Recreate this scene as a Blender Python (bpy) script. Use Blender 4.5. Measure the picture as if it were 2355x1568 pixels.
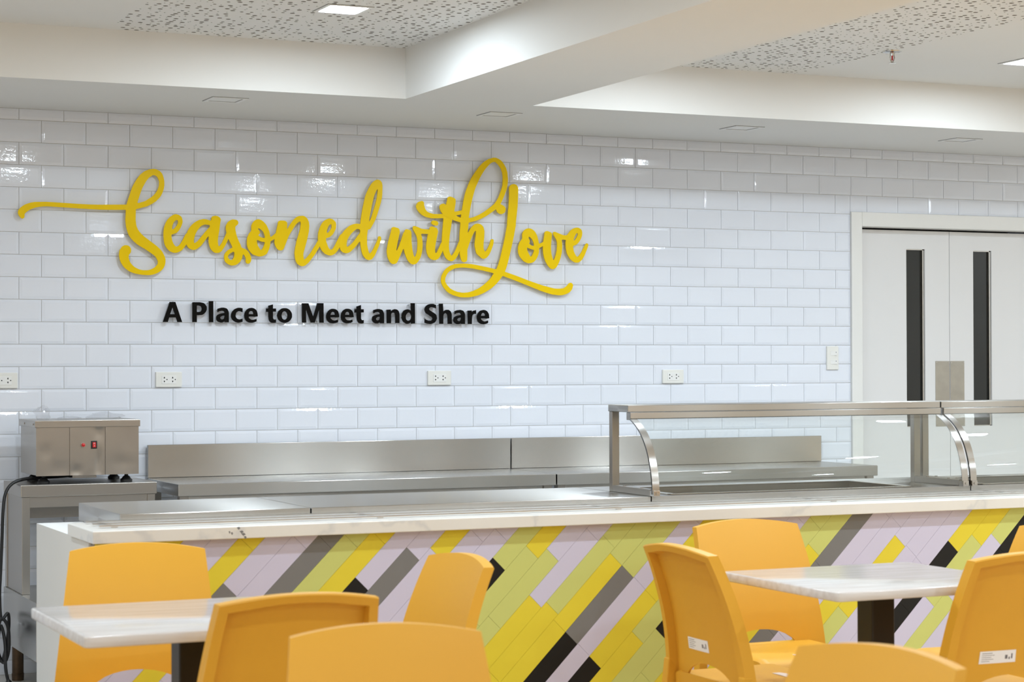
import bpy, bmesh, math, random
from mathutils import Vector, Matrix
from mathutils.geometry import tessellate_polygon

for o in list(bpy.data.objects):
    bpy.data.objects.remove(o, do_unlink=True)
scene = bpy.context.scene
COL = scene.collection

# ------------------------------------------------------------------ camera
CAM_POS = Vector((-1.86993, -9.19765, 1.37882))
CAM_R = Vector((0.910472, -0.413562, -0.002666))
CAM_U = Vector((-0.001823, -0.010461, 0.999944))
CAM_F = Vector((0.413567, 0.910416, 0.010278))
cam_data = bpy.data.cameras.new('camera')
cam = bpy.data.objects.new('camera', cam_data)
COL.objects.link(cam)
cam.matrix_world = Matrix(((CAM_R.x, CAM_U.x, -CAM_F.x, CAM_POS.x),
                           (CAM_R.y, CAM_U.y, -CAM_F.y, CAM_POS.y),
                           (CAM_R.z, CAM_U.z, -CAM_F.z, CAM_POS.z),
                           (0, 0, 0, 1)))
cam_data.sensor_width = 36.0
cam_data.lens = 71.986
cam_data.clip_start = 0.05
cam_data.clip_end = 100
cam_data.dof.use_dof = True
cam_data.dof.focus_distance = (Vector((1.3, 0, 1.9)) - CAM_POS).dot(CAM_F)
cam_data.dof.aperture_fstop = 6.3
scene.camera = cam

# ------------------------------------------------------------------ world, exposure
world = bpy.data.worlds.new('world')
scene.world = world
world.use_nodes = True
world.node_tree.nodes['Background'].inputs[0].default_value = (0.75, 0.8, 0.9, 1)
world.node_tree.nodes['Background'].inputs[1].default_value = 0.05
scene.view_settings.view_transform = 'Standard'
scene.view_settings.look = 'None'
scene.view_settings.gamma = 1
scene.view_settings.use_curve_mapping = False
scene.view_settings.exposure = 0.0
LAMP_STRENGTH = 325.0
LAMP_COLOR = (0.775, 0.90, 1.0)

# ------------------------------------------------------------------ materials
def new_mat(name):
    m = bpy.data.materials.new(name)
    m.use_nodes = True
    return m, m.node_tree.nodes, m.node_tree.links, m.node_tree.nodes['Principled BSDF']

def plain(name, col, rough=0.5, metal=0.0, **kw):
    m, n, l, b = new_mat(name)
    b.inputs['Base Color'].default_value = (*col, 1)
    b.inputs['Roughness'].default_value = rough
    b.inputs['Metallic'].default_value = metal
    for k, v in kw.items():
        b.inputs[k.replace('_', ' ')].default_value = v
    return m

def noise_tint(name, c1, c2, scale, rough, detail=3.0, bump=0.0, bump_scale=None, stretch=None, metal=0.0):
    """base colour wandering between c1 and c2, with an optional fine relief"""
    m, n, l, b = new_mat(name)
    tc = n.new('ShaderNodeTexCoord')
    mp = n.new('ShaderNodeMapping')
    if stretch:
        mp.inputs['Scale'].default_value = stretch
    l.new(tc.outputs['Object'], mp.inputs['Vector'])
    ns = n.new('ShaderNodeTexNoise')
    ns.inputs['Scale'].default_value = scale
    ns.inputs['Detail'].default_value = detail
    l.new(mp.outputs['Vector'], ns.inputs['Vector'])
    mx = n.new('ShaderNodeMix'); mx.data_type = 'RGBA'
    mx.inputs['A'].default_value = (*c1, 1)
    mx.inputs['B'].default_value = (*c2, 1)
    l.new(ns.outputs['Fac'], mx.inputs['Factor'])
    l.new(mx.outputs['Result'], b.inputs['Base Color'])
    b.inputs['Roughness'].default_value = rough
    b.inputs['Metallic'].default_value = metal
    if bump:
        nb = n.new('ShaderNodeTexNoise')
        nb.inputs['Scale'].default_value = bump_scale or scale * 4
        nb.inputs['Detail'].default_value = 2
        l.new(tc.outputs['Object'], nb.inputs['Vector'])
        bp = n.new('ShaderNodeBump')
        bp.inputs['Strength'].default_value = bump
        bp.inputs['Distance'].default_value = 0.002
        l.new(nb.outputs['Fac'], bp.inputs['Height'])
        l.new(bp.outputs['Normal'], b.inputs['Normal'])
    return m

def steel_mat(name, base=(0.48, 0.465, 0.44), rough=0.24, brush=(0.6, 90, 90), aniso=0.95):
    """brushed stainless steel: faint grain, slightly uneven sheet"""
    m, n, l, b = new_mat(name)
    tc = n.new('ShaderNodeTexCoord')
    mp = n.new('ShaderNodeMapping')
    mp.inputs['Scale'].default_value = brush
    l.new(tc.outputs['Object'], mp.inputs['Vector'])
    ns = n.new('ShaderNodeTexNoise')
    ns.inputs['Scale'].default_value = 9
    ns.inputs['Detail'].default_value = 3
    l.new(mp.outputs['Vector'], ns.inputs['Vector'])
    rr = n.new('ShaderNodeMapRange')
    rr.inputs['To Min'].default_value = rough - 0.012
    rr.inputs['To Max'].default_value = rough + 0.015
    l.new(ns.outputs['Fac'], rr.inputs['Value'])
    l.new(rr.outputs['Result'], b.inputs['Roughness'])
    big = n.new('ShaderNodeTexNoise')
    big.inputs['Scale'].default_value = 4
    big.inputs['Detail'].default_value = 0
    l.new(tc.outputs['Object'], big.inputs['Vector'])
    bp = n.new('ShaderNodeBump')
    bp.inputs['Strength'].default_value = 0.03
    bp.inputs['Distance'].default_value = 0.006
    l.new(big.outputs['Fac'], bp.inputs['Height'])
    l.new(bp.outputs['Normal'], b.inputs['Normal'])
    b.inputs['Base Color'].default_value = (*base, 1)
    b.inputs['Metallic'].default_value = 1
    b.inputs['Anisotropic'].default_value = aniso
    tg = n.new('ShaderNodeTangent'); tg.direction_type = 'RADIAL'; tg.axis = 'X'
    l.new(tg.outputs['Tangent'], b.inputs['Tangent'])
    return m

M = {}
M['tile'] = noise_tint('white_glazed_tile', (0.765, 0.79, 0.86), (0.795, 0.82, 0.885), 3, 0.05, bump=0.10, bump_scale=60)
M['grout'] = plain('grey_grout', (0.60, 0.585, 0.55), 0.9)
M['paint'] = noise_tint('white_ceiling_paint', (0.79, 0.775, 0.75), (0.81, 0.80, 0.775), 2, 0.75)
M['wall_paint'] = noise_tint('warm_wall_paint', (0.74, 0.70, 0.64), (0.77, 0.73, 0.67), 1.5, 0.8)
M['hole_wall'] = plain('shaded_hole_wall', (0.26, 0.235, 0.205), 0.9)  # white board darkened here: shade inside the holes put into the colour
M['gap'] = plain('shadow_gap_grey', (0.36, 0.355, 0.35), 0.8)
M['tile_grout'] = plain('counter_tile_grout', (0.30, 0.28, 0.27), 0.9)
M['rear_wall'] = noise_tint('tan_rear_wall', (0.58, 0.44, 0.30), (0.64, 0.49, 0.34), 1.5, 0.7)
M['void'] = plain('dark_ceiling_void', (0.05, 0.045, 0.04), 0.9)
M['floor'] = noise_tint('warm_floor', (0.56, 0.41, 0.26), (0.64, 0.47, 0.30), 2.2, 0.35)
M['floor_k'] = noise_tint('grey_floor', (0.50, 0.47, 0.43), (0.58, 0.55, 0.51), 8, 0.4)
M['door'] = noise_tint('white_door_lacquer', (0.75, 0.735, 0.73), (0.77, 0.755, 0.75), 2, 0.35)
M['trim'] = plain('off_white_frame_paint', (0.80, 0.785, 0.755), 0.4)
M['steel'] = steel_mat('brushed_steel')
M['steel_s'] = steel_mat('satin_steel_sheet', (0.42, 0.392, 0.358), 0.30, (30, 2, 30), 0.3)
M['chrome'] = plain('polished_steel', (0.55, 0.535, 0.515), 0.17, 1.0)
M['dark_glass'] = plain('dark_window_glass', (0.012, 0.014, 0.014), 0.04)
M['plate'] = noise_tint('push_plate_metal', (0.34, 0.32, 0.28), (0.46, 0.43, 0.38), 18, 0.42, metal=0.9)
M['yellow'] = plain('yellow_acrylic', (0.90, 0.60, 0.0), 0.3, Specular_IOR_Level=0.15)
M['black_acrylic'] = plain('black_acrylic', (0.003, 0.003, 0.0032), 0.25, Specular_IOR_Level=0.1)
M['pin'] = plain('clear_pin', (0.5, 0.5, 0.5), 0.4)
M['chair'] = noise_tint('orange_plastic', (0.71, 0.362, 0.030), (0.74, 0.380, 0.033), 3, 0.44, bump=0.05, bump_scale=500)
M['chair'].node_tree.nodes['Principled BSDF'].inputs['Specular IOR Level'].default_value = 0.35
M['sticker'] = plain('white_paper_label', (0.86, 0.85, 0.88), 0.25)
M['ink'] = plain('grey_ink', (0.16, 0.15, 0.17), 0.6)
M['black_metal'] = plain('black_powder_coat', (0.010, 0.009, 0.008), 0.45)
M['black_plastic'] = plain('black_rubber', (0.012, 0.012, 0.013), 0.45)
M['red'] = plain('red_plastic', (0.55, 0.012, 0.015), 0.2)
M['outlet'] = plain('white_socket_plastic', (0.80, 0.785, 0.74), 0.35)
M['outlet_in'] = plain('white_socket_insert', (0.83, 0.82, 0.80), 0.3)
M['hole'] = plain('socket_slot_black', (0.004, 0.004, 0.004), 0.8)
M['white_body'] = noise_tint('white_counter_paint', (0.72, 0.715, 0.70), (0.75, 0.745, 0.73), 4, 0.7)
M['dark_trim'] = plain('dark_grey_trim', (0.06, 0.06, 0.06), 0.6)
M['bronze'] = noise_tint('bronze_foot', (0.12, 0.075, 0.045), (0.06, 0.04, 0.025), 30, 0.35, metal=0.8)
T_COL = {'L': (0.65, 0.62, 0.79), 'Y': (0.81, 0.665, 0.045), 'G': (0.63, 0.66, 0.20), 'D': (0.208, 0.204, 0.202), 'K': (0.008, 0.0075, 0.007)}
for k, c in T_COL.items():
    M['t' + k] = noise_tint('counter_tile_' + {'L': 'lilac', 'Y': 'yellow', 'G': 'lime', 'D': 'grey', 'K': 'black'}[k],
                            tuple(v * 0.97 for v in c), tuple(v * 1.03 for v in c), 2.5, 0.5)
    M['t' + k].node_tree.nodes['Principled BSDF'].inputs['Specular IOR Level'].default_value = 0.3

def marble_mat():
    m, n, l, b = new_mat('white_marble')
    tc = n.new('ShaderNodeTexCoord')
    w = n.new('ShaderNodeTexNoise'); w.inputs['Scale'].default_value = 1.6; w.inputs['Detail'].default_value = 7
    l.new(tc.outputs['Object'], w.inputs['Vector'])
    sub = n.new('ShaderNodeMath'); sub.operation = 'SUBTRACT'; sub.inputs[1].default_value = 0.5
    l.new(w.outputs['Fac'], sub.inputs[0])
    ab = n.new('ShaderNodeMath'); ab.operation = 'ABSOLUTE'
    l.new(sub.outputs['Value'], ab.inputs[0])
    r = n.new('ShaderNodeValToRGB')
    r.color_ramp.elements[0].position = 0.0; r.color_ramp.elements[0].color = (0.68, 0.67, 0.65, 1)
    r.color_ramp.elements[1].position = 0.016; r.color_ramp.elements[1].color = (0.79, 0.765, 0.715, 1)
    e = r.color_ramp.elements.new(0.2); e.color = (0.83, 0.81, 0.77, 1)
    l.new(ab.outputs['Value'], r.inputs['Fac'])
    l.new(r.outputs['Color'], b.inputs['Base Color'])
    b.inputs['Roughness'].default_value = 0.18
    return m
M['marble'] = marble_mat()

def table_mat():
    m, n, l, b = new_mat('whitewashed_wood_laminate')
    tc = n.new('ShaderNodeTexCoord')
    mp = n.new('ShaderNodeMapping'); mp.inputs['Scale'].default_value = (1.2, 14, 14)
    l.new(tc.outputs['Object'], mp.inputs['Vector'])
    w = n.new('ShaderNodeTexNoise'); w.inputs['Scale'].default_value = 3; w.inputs['Detail'].default_value = 5
    l.new(mp.outputs['Vector'], w.inputs['Vector'])
    r = n.new('ShaderNodeValToRGB')
    r.color_ramp.elements[0].position = 0.3; r.color_ramp.elements[0].color = (0.585, 0.53, 0.50, 1)
    r.color_ramp.elements[1].position = 0.65; r.color_ramp.elements[1].color = (0.71, 0.68, 0.665, 1)
    l.new(w.outputs['Fac'], r.inputs['Fac'])
    l.new(r.outputs['Color'], b.inputs['Base Color'])
    b.inputs['Roughness'].default_value = 0.14
    b.inputs['IOR'].default_value = 1.55
    return m
M['table'] = table_mat()

def glass_mat():
    m, n, l, b = new_mat('clear_glass')
    b.inputs['Base Color'].default_value = (0.93, 0.97, 0.955, 1)
    b.inputs['Roughness'].default_value = 0.0
    b.inputs['IOR'].default_value = 1.5
    b.inputs['Transmission Weight'].default_value = 1.0
    return m
M['glass'] = glass_mat()

def film_mat():
    m, n, l, b = new_mat('thin_clear_plastic_film')
    out = n['Material Output']
    tr = n.new('ShaderNodeBsdfTransparent'); tr.inputs[0].default_value = (0.985, 0.985, 0.99, 1)
    tl = n.new('ShaderNodeBsdfTranslucent'); tl.inputs[0].default_value = (0.9, 0.9, 0.92, 1)
    gl = n.new('ShaderNodeBsdfGlossy'); gl.inputs['Roughness'].default_value = 0.1
    m1 = n.new('ShaderNodeMixShader'); m1.inputs[0].default_value = 0.10
    l.new(tr.outputs[0], m1.inputs[1]); l.new(tl.outputs[0], m1.inputs[2])
    m2 = n.new('ShaderNodeMixShader'); m2.inputs[0].default_value = 0.07
    l.new(m1.outputs[0], m2.inputs[1]); l.new(gl.outputs[0], m2.inputs[2])
    l.new(m2.outputs[0], out.inputs['Surface'])
    return m
M['film'] = film_mat()

def lamp_mat():
    m, n, l, b = new_mat('lit_lamp_diffuser')
    e = n.new('ShaderNodeEmission')
    e.inputs['Color'].default_value = (*LAMP_COLOR, 1)
    e.inputs['Strength'].default_value = LAMP_STRENGTH
    l.new(e.outputs[0], n['Material Output'].inputs['Surface'])
    return m
M['lamp_on'] = lamp_mat()
M['lamp_off'] = plain('unlit_lamp_diffuser', (0.86, 0.86, 0.85), 0.4)

# ------------------------------------------------------------------ mesh helpers
ORG = {}            # world origin of every translation-only root and of its parts

class MB:
    """collects vertices and faces in world coordinates, built as ONE mesh object"""
    def __init__(self):
        self.v = []; self.f = []
    def add(self, verts, faces):
        o = len(self.v)
        self.v += [tuple(p) for p in verts]
        self.f += [[i + o for i in q] for q in faces]
        return self
    def box(self, x0, x1, y0, y1, z0, z1):
        x0, x1 = min(x0, x1), max(x0, x1); y0, y1 = min(y0, y1), max(y0, y1); z0, z1 = min(z0, z1), max(z0, z1)
        v = [(x0, y0, z0), (x1, y0, z0), (x1, y1, z0), (x0, y1, z0), (x0, y0, z1), (x1, y0, z1), (x1, y1, z1), (x0, y1, z1)]
        return self.add(v, [(3, 2, 1, 0), (4, 5, 6, 7), (0, 1, 5, 4), (1, 2, 6, 5), (2, 3, 7, 6), (3, 0, 4, 7)])
    def hexa(self, bottom, top):
        """eight corners: two matching quads, counter-clockwise seen from above"""
        return self.add(list(bottom) + list(top), [(3, 2, 1, 0), (4, 5, 6, 7), (0, 1, 5, 4), (1, 2, 6, 5), (2, 3, 7, 6), (3, 0, 4, 7)])
    def cyl(self, p0, p1, r0, r1=None, n=16, caps=True):
        r1 = r0 if r1 is None else r1
        return self.rings([(Vector(p0), r0), (Vector(p1), r1)], n, caps)
    def rings(self, pts, n=12, caps=True):
        """tube through (point, radius) pairs"""
        base = len(self.v); P = [Vector(p) for p, r in pts]; up = None
        for i, (p, r) in enumerate(pts):
            t = (P[min(i + 1, len(P) - 1)] - P[max(i - 1, 0)]).normalized()
            if up is None:
                up = Vector((0, 0, 1)) if abs(t.z) < 0.9 else Vector((1, 0, 0))
            a = (up - t * up.dot(t))
            if a.length < 1e-5:
                a = Vector((1, 0, 0)) - t * t.x
            a.normalize(); up = a; b = t.cross(a)
            for k in range(n):
                th = 2 * math.pi * k / n
                self.v.append(tuple(P[i] + (a * math.cos(th) + b * math.sin(th)) * r))
        for i in range(len(pts) - 1):
            for k in range(n):
                k2 = (k + 1) % n
                self.f.append([base + i * n + k, base + i * n + k2, base + (i + 1) * n + k2, base + (i + 1) * n + k])
        if caps:
            self.f.append([base + k for k in range(n)][::-1])
            self.f.append([base + (len(pts) - 1) * n + k for k in range(n)])
        return self
    def prism(self, poly, axis, a, b):
        """extrude a 2D polygon along axis (0=x: poly is (y,z); 1=y: poly is (x,z); 2=z: poly is (x,y))"""
        n = len(poly); o = len(self.v)
        for t in (a, b):
            for p, q in poly:
                self.v.append({0: (t, p, q), 1: (p, t, q), 2: (p, q, t)}[axis])
        self.f.append([o + i for i in range(n)]); self.f.append([o + n + i for i in range(n)][::-1])
        for i in range(n):
            j = (i + 1) % n
            self.f.append([o + i, o + n + i, o + n + j, o + j])
        return self
    def mesh(self, name, origin=(0, 0, 0), bevel=0.0, smooth=False, angle=35, recalc=True):
        me = bpy.data.meshes.new(name)
        ox, oy, oz = origin
        me.from_pydata([(x - ox, y - oy, z - oz) for x, y, z in self.v], [], self.f)
        if bevel or recalc:
            bm = bmesh.new(); bm.from_mesh(me)
            if recalc:
                bmesh.ops.recalc_face_normals(bm, faces=bm.faces)
            if bevel:
                es = [e for e in bm.edges if e.is_manifold and e.calc_face_angle(0) > 0.5]
                bmesh.ops.bevel(bm, geom=es, offset=bevel, segments=2, profile=0.5, affect='EDGES', clamp_overlap=True)
            bm.to_mesh(me); bm.free()
        if smooth:
            for p in me.polygons:
                p.use_smooth = True
            me.set_sharp_from_angle(angle=math.radians(angle))
        return me
    def build(self, name, mat, parent=None, **kw):
        org = ORG.get(parent.name, (0, 0, 0)) if parent else (0, 0, 0)
        return link(name, self.mesh(name, org, **kw), mat, parent)

def link(name, me, mat, parent=None):
    if mat is not None and not me.materials:
        me.materials.append(M[mat] if isinstance(mat, str) else mat)
    o = bpy.data.objects.new(name, me)
    COL.objects.link(o)
    if parent is not None:
        o.parent = parent
        ORG[o.name] = ORG.get(parent.name, (0, 0, 0))
    return o

def tag(o, label, cat, group=None):
    o['label'] = label; o['category'] = cat
    if group:
        o['group'] = group
    return o

def structure(o):
    o['kind'] = 'structure'
    return o

def thing(name, label, cat, loc, group=None, rotz=0.0):
    o = bpy.data.objects.new(name, None)
    COL.objects.link(o)
    o.empty_display_size = 0.1
    o.location = loc
    o.rotation_euler = (0, 0, rotz)
    ORG[o.name] = tuple(loc)
    return tag(o, label, cat, group)

def copy_tree(o, parent=None):
    c = o.copy(); COL.objects.link(c)
    if parent is not None:
        c.parent = parent
    for ch in list(o.children):
        copy_tree(ch, c)
    return c

def part_box(name, mat, parent, x0, x1, y0, y1, z0, z1, bevel=0.0):
    return MB().box(x0, x1, y0, y1, z0, z1).build(name, mat, parent, bevel=bevel)

SCRIPT_GLYPHS = [
 ('S', [[4870,22620,4780,22590,4690,22560,4610,22520,4540,22470,4470,22410,4400,22350,4330,22260,4250,22150,4190,22050,4130,21950,4070,21840,4030,21750,3970,21580,3850,21220,3780,21000,3770,20980,3750,20970,3690,20970,3060,20950,2450,20930,2090,20930,1610,20940,530,20980,160,20990,-120,20980,-360,20970,-450,20950,-530,20940,-610,20910,-680,20890,-750,20860,-810,20830,-890,20780,-940,20740,-990,20700,-1020,20660,-1060,20620,-1080,20580,-1090,20550,-1100,20500,-1100,20460,-1090,20410,-1070,20360,-1050,20330,-970,20240,-940,20220,-920,20210,-900,20210,-880,20220,-840,20240,-830,20250,-820,20270,-810,20310,-810,20410,-790,20440,-760,20480,-710,20520,-610,20600,-550,20630,-480,20660,-320,20720,-150,20760,20,20780,200,20790,520,20780,1740,20730,2540,20710,2930,20710,3670,20730,3720,20730,3730,20720,3740,20710,3740,20680,3730,20450,3720,20300,3730,20150,3750,19990,3780,19860,3820,19730,3860,19620,3910,19540,3970,19450,4050,19370,4150,19270,4250,19190,4360,19120,4580,19000,4760,18890,4910,18790,5050,18690,5120,18620,5180,18520,5210,18450,5220,18380,5210,18320,5190,18270,5160,18240,5120,18190,5060,18140,5000,18100,4930,18070,4860,18040,4770,18020,4690,18010,4600,18010,4530,18010,4450,18020,4360,18040,4290,18070,4220,18100,4120,18160,4040,18230,3970,18310,3920,18390,3900,18450,3880,18520,3870,18580,3870,18630,3880,18690,3940,18770,3970,18820,3980,18880,3980,18910,3980,18950,3970,18980,3950,19020,3920,19060,3900,19080,3860,19110,3820,19120,3790,19130,3740,19130,3690,19130,3640,19110,3610,19090,3570,19070,3550,19040,3500,18960,3470,18920,3450,18870,3440,18810,3430,18730,3430,18650,3440,18600,3450,18540,3460,18480,3510,18350,3560,18270,3610,18190,3670,18120,3740,18060,3820,18000,3900,17950,3990,17910,4100,17870,4220,17840,4340,17820,4480,17800,4680,17790,4800,17790,4910,17800,5000,17820,5100,17850,5170,17880,5230,17910,5340,17980,5390,18020,5430,18060,5470,18110,5500,18160,5530,18220,5550,18280,5560,18340,5570,18410,5570,18470,5570,18530,5550,18590,5540,18650,5490,18740,5440,18840,5380,18920,5300,19000,5180,19110,5060,19200,4600,19530,4470,19640,4370,19750,4330,19810,4290,19860,4270,19920,4240,19970,4220,20050,4210,20120,4190,20280,4190,20390,4200,20710,4200,20740,4210,20770,4230,20780,4260,20790,4560,20870,4720,20920,4800,20960,4880,21000,4970,21050,5050,21110,5130,21160,5200,21230,5260,21290,5320,21360,5370,21430,5410,21510,5440,21580,5470,21660,5500,21770,5520,21890,5520,21970,5520,22060,5510,22150,5480,22280,5450,22370,5410,22440,5370,22490,5320,22540,5260,22570,5190,22610,5120,22630,5030,22640,4960,22630],[5010,22350,5050,22350,5090,22340,5140,22320,5180,22290,5210,22250,5230,22200,5260,22140,5280,22070,5280,22030,5280,21980,5270,21880,5230,21740,5180,21630,5110,21530,5020,21430,4900,21330,4760,21240,4650,21170,4550,21130,4350,21070,4310,21060,4290,21070,4280,21080,4280,21110,4430,21570,4500,21750,4600,21930,4700,22100,4750,22160,4790,22210,4850,22260,4910,22300,4970,22340]]),
 ('e', [[5990,20590,5940,20570,5880,20530,5830,20500,5770,20450,5720,20390,5670,20340,5630,20280,5600,20220,5570,20160,5540,20080,5520,20010,5500,19930,5480,19780,5480,19590,5490,19430,5510,19300,5530,19220,5560,19150,5590,19090,5630,19040,5670,18990,5710,18950,5760,18910,5810,18880,5870,18860,5910,18840,5960,18830,6020,18830,6070,18830,6120,18840,6220,18880,6300,18930,6350,18970,6380,19000,6440,19070,6520,19190,6630,19360,6670,19440,6730,19570,6750,19610,6750,19650,6740,19680,6730,19710,6710,19720,6690,19740,6660,19750,6620,19760,6590,19750,6560,19740,6540,19720,6510,19690,6370,19410,6310,19310,6240,19220,6200,19170,6160,19140,6130,19130,6100,19120,6070,19120,6040,19130,6010,19150,5990,19180,5960,19220,5930,19270,5880,19390,5870,19460,5850,19530,5850,19600,5850,19640,5860,19650,5870,19660,6010,19710,6070,19730,6130,19780,6190,19840,6260,19950,6320,20070,6340,20130,6360,20190,6370,20240,6370,20300,6360,20370,6340,20430,6310,20490,6260,20530,6200,20570,6120,20590,6060,20600],[6060,20320,6090,20330,6110,20330,6140,20320,6150,20300,6160,20280,6160,20250,6160,20220,6150,20180,6120,20130,6090,20070,6050,20020,6010,19970,5980,19940,5950,19920,5920,19910,5890,19900,5880,19910,5880,19920,5880,19960,5890,20060,5920,20130,5940,20190,5980,20250,6030,20300]]),
 ('a', [[7820,20560,7770,20540,7750,20500,7730,20460,7730,20390,7720,20370,7700,20360,7680,20350,7510,20400,7420,20410,7360,20410,7300,20400,7220,20380,7160,20370,7100,20340,7040,20310,6930,20240,6830,20150,6780,20100,6730,20040,6690,19980,6650,19910,6610,19840,6590,19760,6560,19680,6540,19590,6530,19490,6520,19400,6520,19340,6530,19290,6540,19250,6560,19200,6580,19160,6610,19120,6650,19070,6690,19040,6730,19020,6780,19000,6830,18980,6880,18980,6920,18980,6970,18990,7020,19020,7070,19040,7170,19120,7250,19190,7300,19250,7530,19560,7570,19600,7590,19620,7600,19610,7610,19590,7600,19440,7600,19350,7620,19270,7630,19200,7660,19130,7690,19060,7730,19000,7780,18950,7840,18900,7900,18870,7960,18860,8030,18860,8090,18870,8150,18900,8210,18940,8260,19010,8310,19080,8390,19210,8510,19450,8570,19600,8620,19740,8630,19770,8630,19810,8610,19850,8590,19860,8560,19870,8540,19870,8510,19870,8470,19840,8450,19810,8390,19660,8330,19530,8220,19320,8170,19250,8130,19190,8100,19180,8090,19170,8080,19180,8060,19220,8050,19300,8040,19390,8040,19460,8060,19630,8110,19900,8140,20160,8160,20290,8180,20370,8180,20420,8170,20450,8150,20490,8090,20530,8040,20560,8000,20570,7950,20580,7850,20570],[7420,20160,7490,20160,7640,20140,7650,20130,7660,20110,7660,20080,7650,20050,7500,19890,7220,19560,7090,19400,7040,19360,6990,19320,6950,19300,6930,19300,6910,19310,6910,19330,6900,19360,6900,19420,6920,19520,6950,19620,6970,19690,7010,19770,7050,19850,7090,19910,7140,19970,7180,20020,7220,20060,7260,20090,7310,20120,7370,20140]]),
 ('s', [[8710,20420,8680,20410,8630,20380,8580,20350,8540,20320,8500,20280,8480,20240,8440,20170,8420,20090,8420,20020,8420,19950,8450,19810,8420,19600,8420,19560,8450,19530,8470,19520,8540,19510,8550,19510,8560,19490,8720,19180,8730,19160,8730,19130,8720,19120,8700,19110,8600,19050,8500,18990,8440,18930,8390,18870,8370,18840,8350,18790,8340,18700,8340,18660,8340,18610,8360,18520,8390,18460,8440,18410,8500,18370,8570,18330,8650,18300,8720,18290,8800,18300,8870,18310,8940,18340,9010,18390,9070,18440,9120,18500,9150,18550,9180,18600,9200,18670,9230,18790,9240,18820,9250,18820,9270,18810,9310,18770,9340,18710,9360,18660,9370,18630,9380,18590,9370,18520,9370,18490,9370,18470,9390,18440,9410,18410,9450,18390,9500,18390,9540,18400,9570,18420,9590,18450,9620,18510,9640,18570,9640,18620,9630,18680,9610,18740,9590,18800,9550,18870,9510,18930,9470,18980,9430,19020,9360,19060,9300,19090,9200,19120,9190,19130,9170,19140,9120,19280,9040,19430,8990,19550,8950,19650,8920,19740,8900,19840,8880,19920,8870,20020,8870,20080,8890,20120,8970,20180,9000,20220,9010,20240,9020,20280,9010,20320,9010,20340,8990,20360,8970,20390,8950,20400,8910,20420,8800,20430,8750,20430],[8750,18920,8770,18930,8800,18930,8810,18920,8820,18910,8830,18870,8830,18820,8810,18710,8790,18640,8740,18580,8720,18560,8700,18550,8670,18550,8650,18550,8620,18560,8590,18580,8550,18620,8530,18650,8520,18670,8520,18720,8540,18750,8550,18780,8600,18830,8670,18880]]),
 ('o', [[9910,20460,9870,20440,9830,20420,9770,20370,9710,20300,9670,20220,9650,20180,9650,20130,9650,19960,9640,19940,9630,19910,9540,19800,9510,19750,9480,19680,9450,19600,9440,19530,9430,19450,9430,19360,9430,19280,9460,19170,9500,19060,9570,18960,9610,18920,9650,18880,9700,18840,9750,18810,9870,18770,9990,18740,10060,18740,10110,18740,10200,18760,10270,18790,10340,18830,10400,18880,10430,18930,10460,18990,10490,19060,10520,19130,10550,19250,10570,19420,10580,19450,10600,19470,10730,19540,10950,19680,10970,19700,10980,19730,10990,19750,10990,19770,10970,19810,10950,19840,10910,19850,10880,19860,10860,19850,10810,19830,10730,19760,10640,19690,10600,19670,10590,19670,10580,19670,10560,19690,10540,19810,10520,19910,10470,20030,10410,20150,10380,20210,10340,20260,10290,20310,10230,20370,10170,20410,10120,20440,10060,20460,10010,20470,9960,20470],[9920,19490,9930,19500,9940,19500,10080,19450,10150,19430,10260,19420,10280,19420,10290,19400,10300,19380,10290,19340,10250,19230,10190,19120,10160,19070,10130,19040,10120,19040,10110,19040,10070,19080,10010,19160,9960,19240,9940,19300,9920,19370,9910,19460],[9980,20040,10000,20050,10020,20050,10090,20010,10160,19960,10210,19910,10250,19830,10290,19720,10300,19650,10300,19620,10290,19610,10260,19610,10220,19610,10130,19630,10100,19640,10030,19680,9990,19710,9990,19730,9990,19740,10030,19790,10050,19810,10060,19840,10060,19870,10050,19910,10040,19930,9970,20010,9970,20030]]),
 ('n', [[12000,20680,11930,20660,11860,20630,11800,20580,11730,20520,11670,20450,11610,20370,11550,20290,11430,20100,11400,20060,11390,20060,11380,20060,11380,20090,11390,20210,11390,20310,11380,20360,11350,20390,11320,20410,11300,20420,11220,20440,11170,20440,11060,20440,11030,20430,10990,20420,10970,20400,10950,20370,10940,20340,10930,20250,10860,19960,10800,19720,10770,19530,10760,19420,10780,19330,10810,19240,10850,19170,10910,19100,10940,19070,10980,19050,11040,19040,11100,19040,11140,19050,11170,19070,11210,19100,11240,19170,11400,19570,11460,19710,11540,19850,11680,20070,11780,20220,11830,20280,11880,20330,11940,20380,11990,20410,12020,20420,12030,20420,12040,20410,12050,20380,12060,20320,12050,20250,12040,20150,12020,20050,11990,19940,11930,19740,11850,19500,11820,19350,11780,19180,11760,19020,11750,18930,11760,18830,11770,18720,11790,18630,11830,18520,11880,18440,11940,18390,12000,18350,12080,18320,12150,18320,12190,18320,12240,18340,12280,18360,12320,18390,12440,18490,12550,18620,12740,18860,12940,19180,13110,19470,13130,19500,13130,19540,13130,19560,13110,19590,13090,19620,13060,19630,13040,19630,13000,19630,12970,19620,12940,19600,12920,19560,12800,19360,12670,19160,12590,19030,12520,18930,12410,18800,12310,18690,12270,18660,12240,18640,12230,18640,12220,18640,12210,18650,12200,18660,12200,18680,12190,18760,12180,18850,12190,18940,12220,19050,12370,19570,12430,19830,12460,19980,12470,20110,12480,20220,12470,20320,12460,20410,12420,20490,12380,20570,12310,20630,12250,20670,12180,20690,12110,20690]]),
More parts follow.
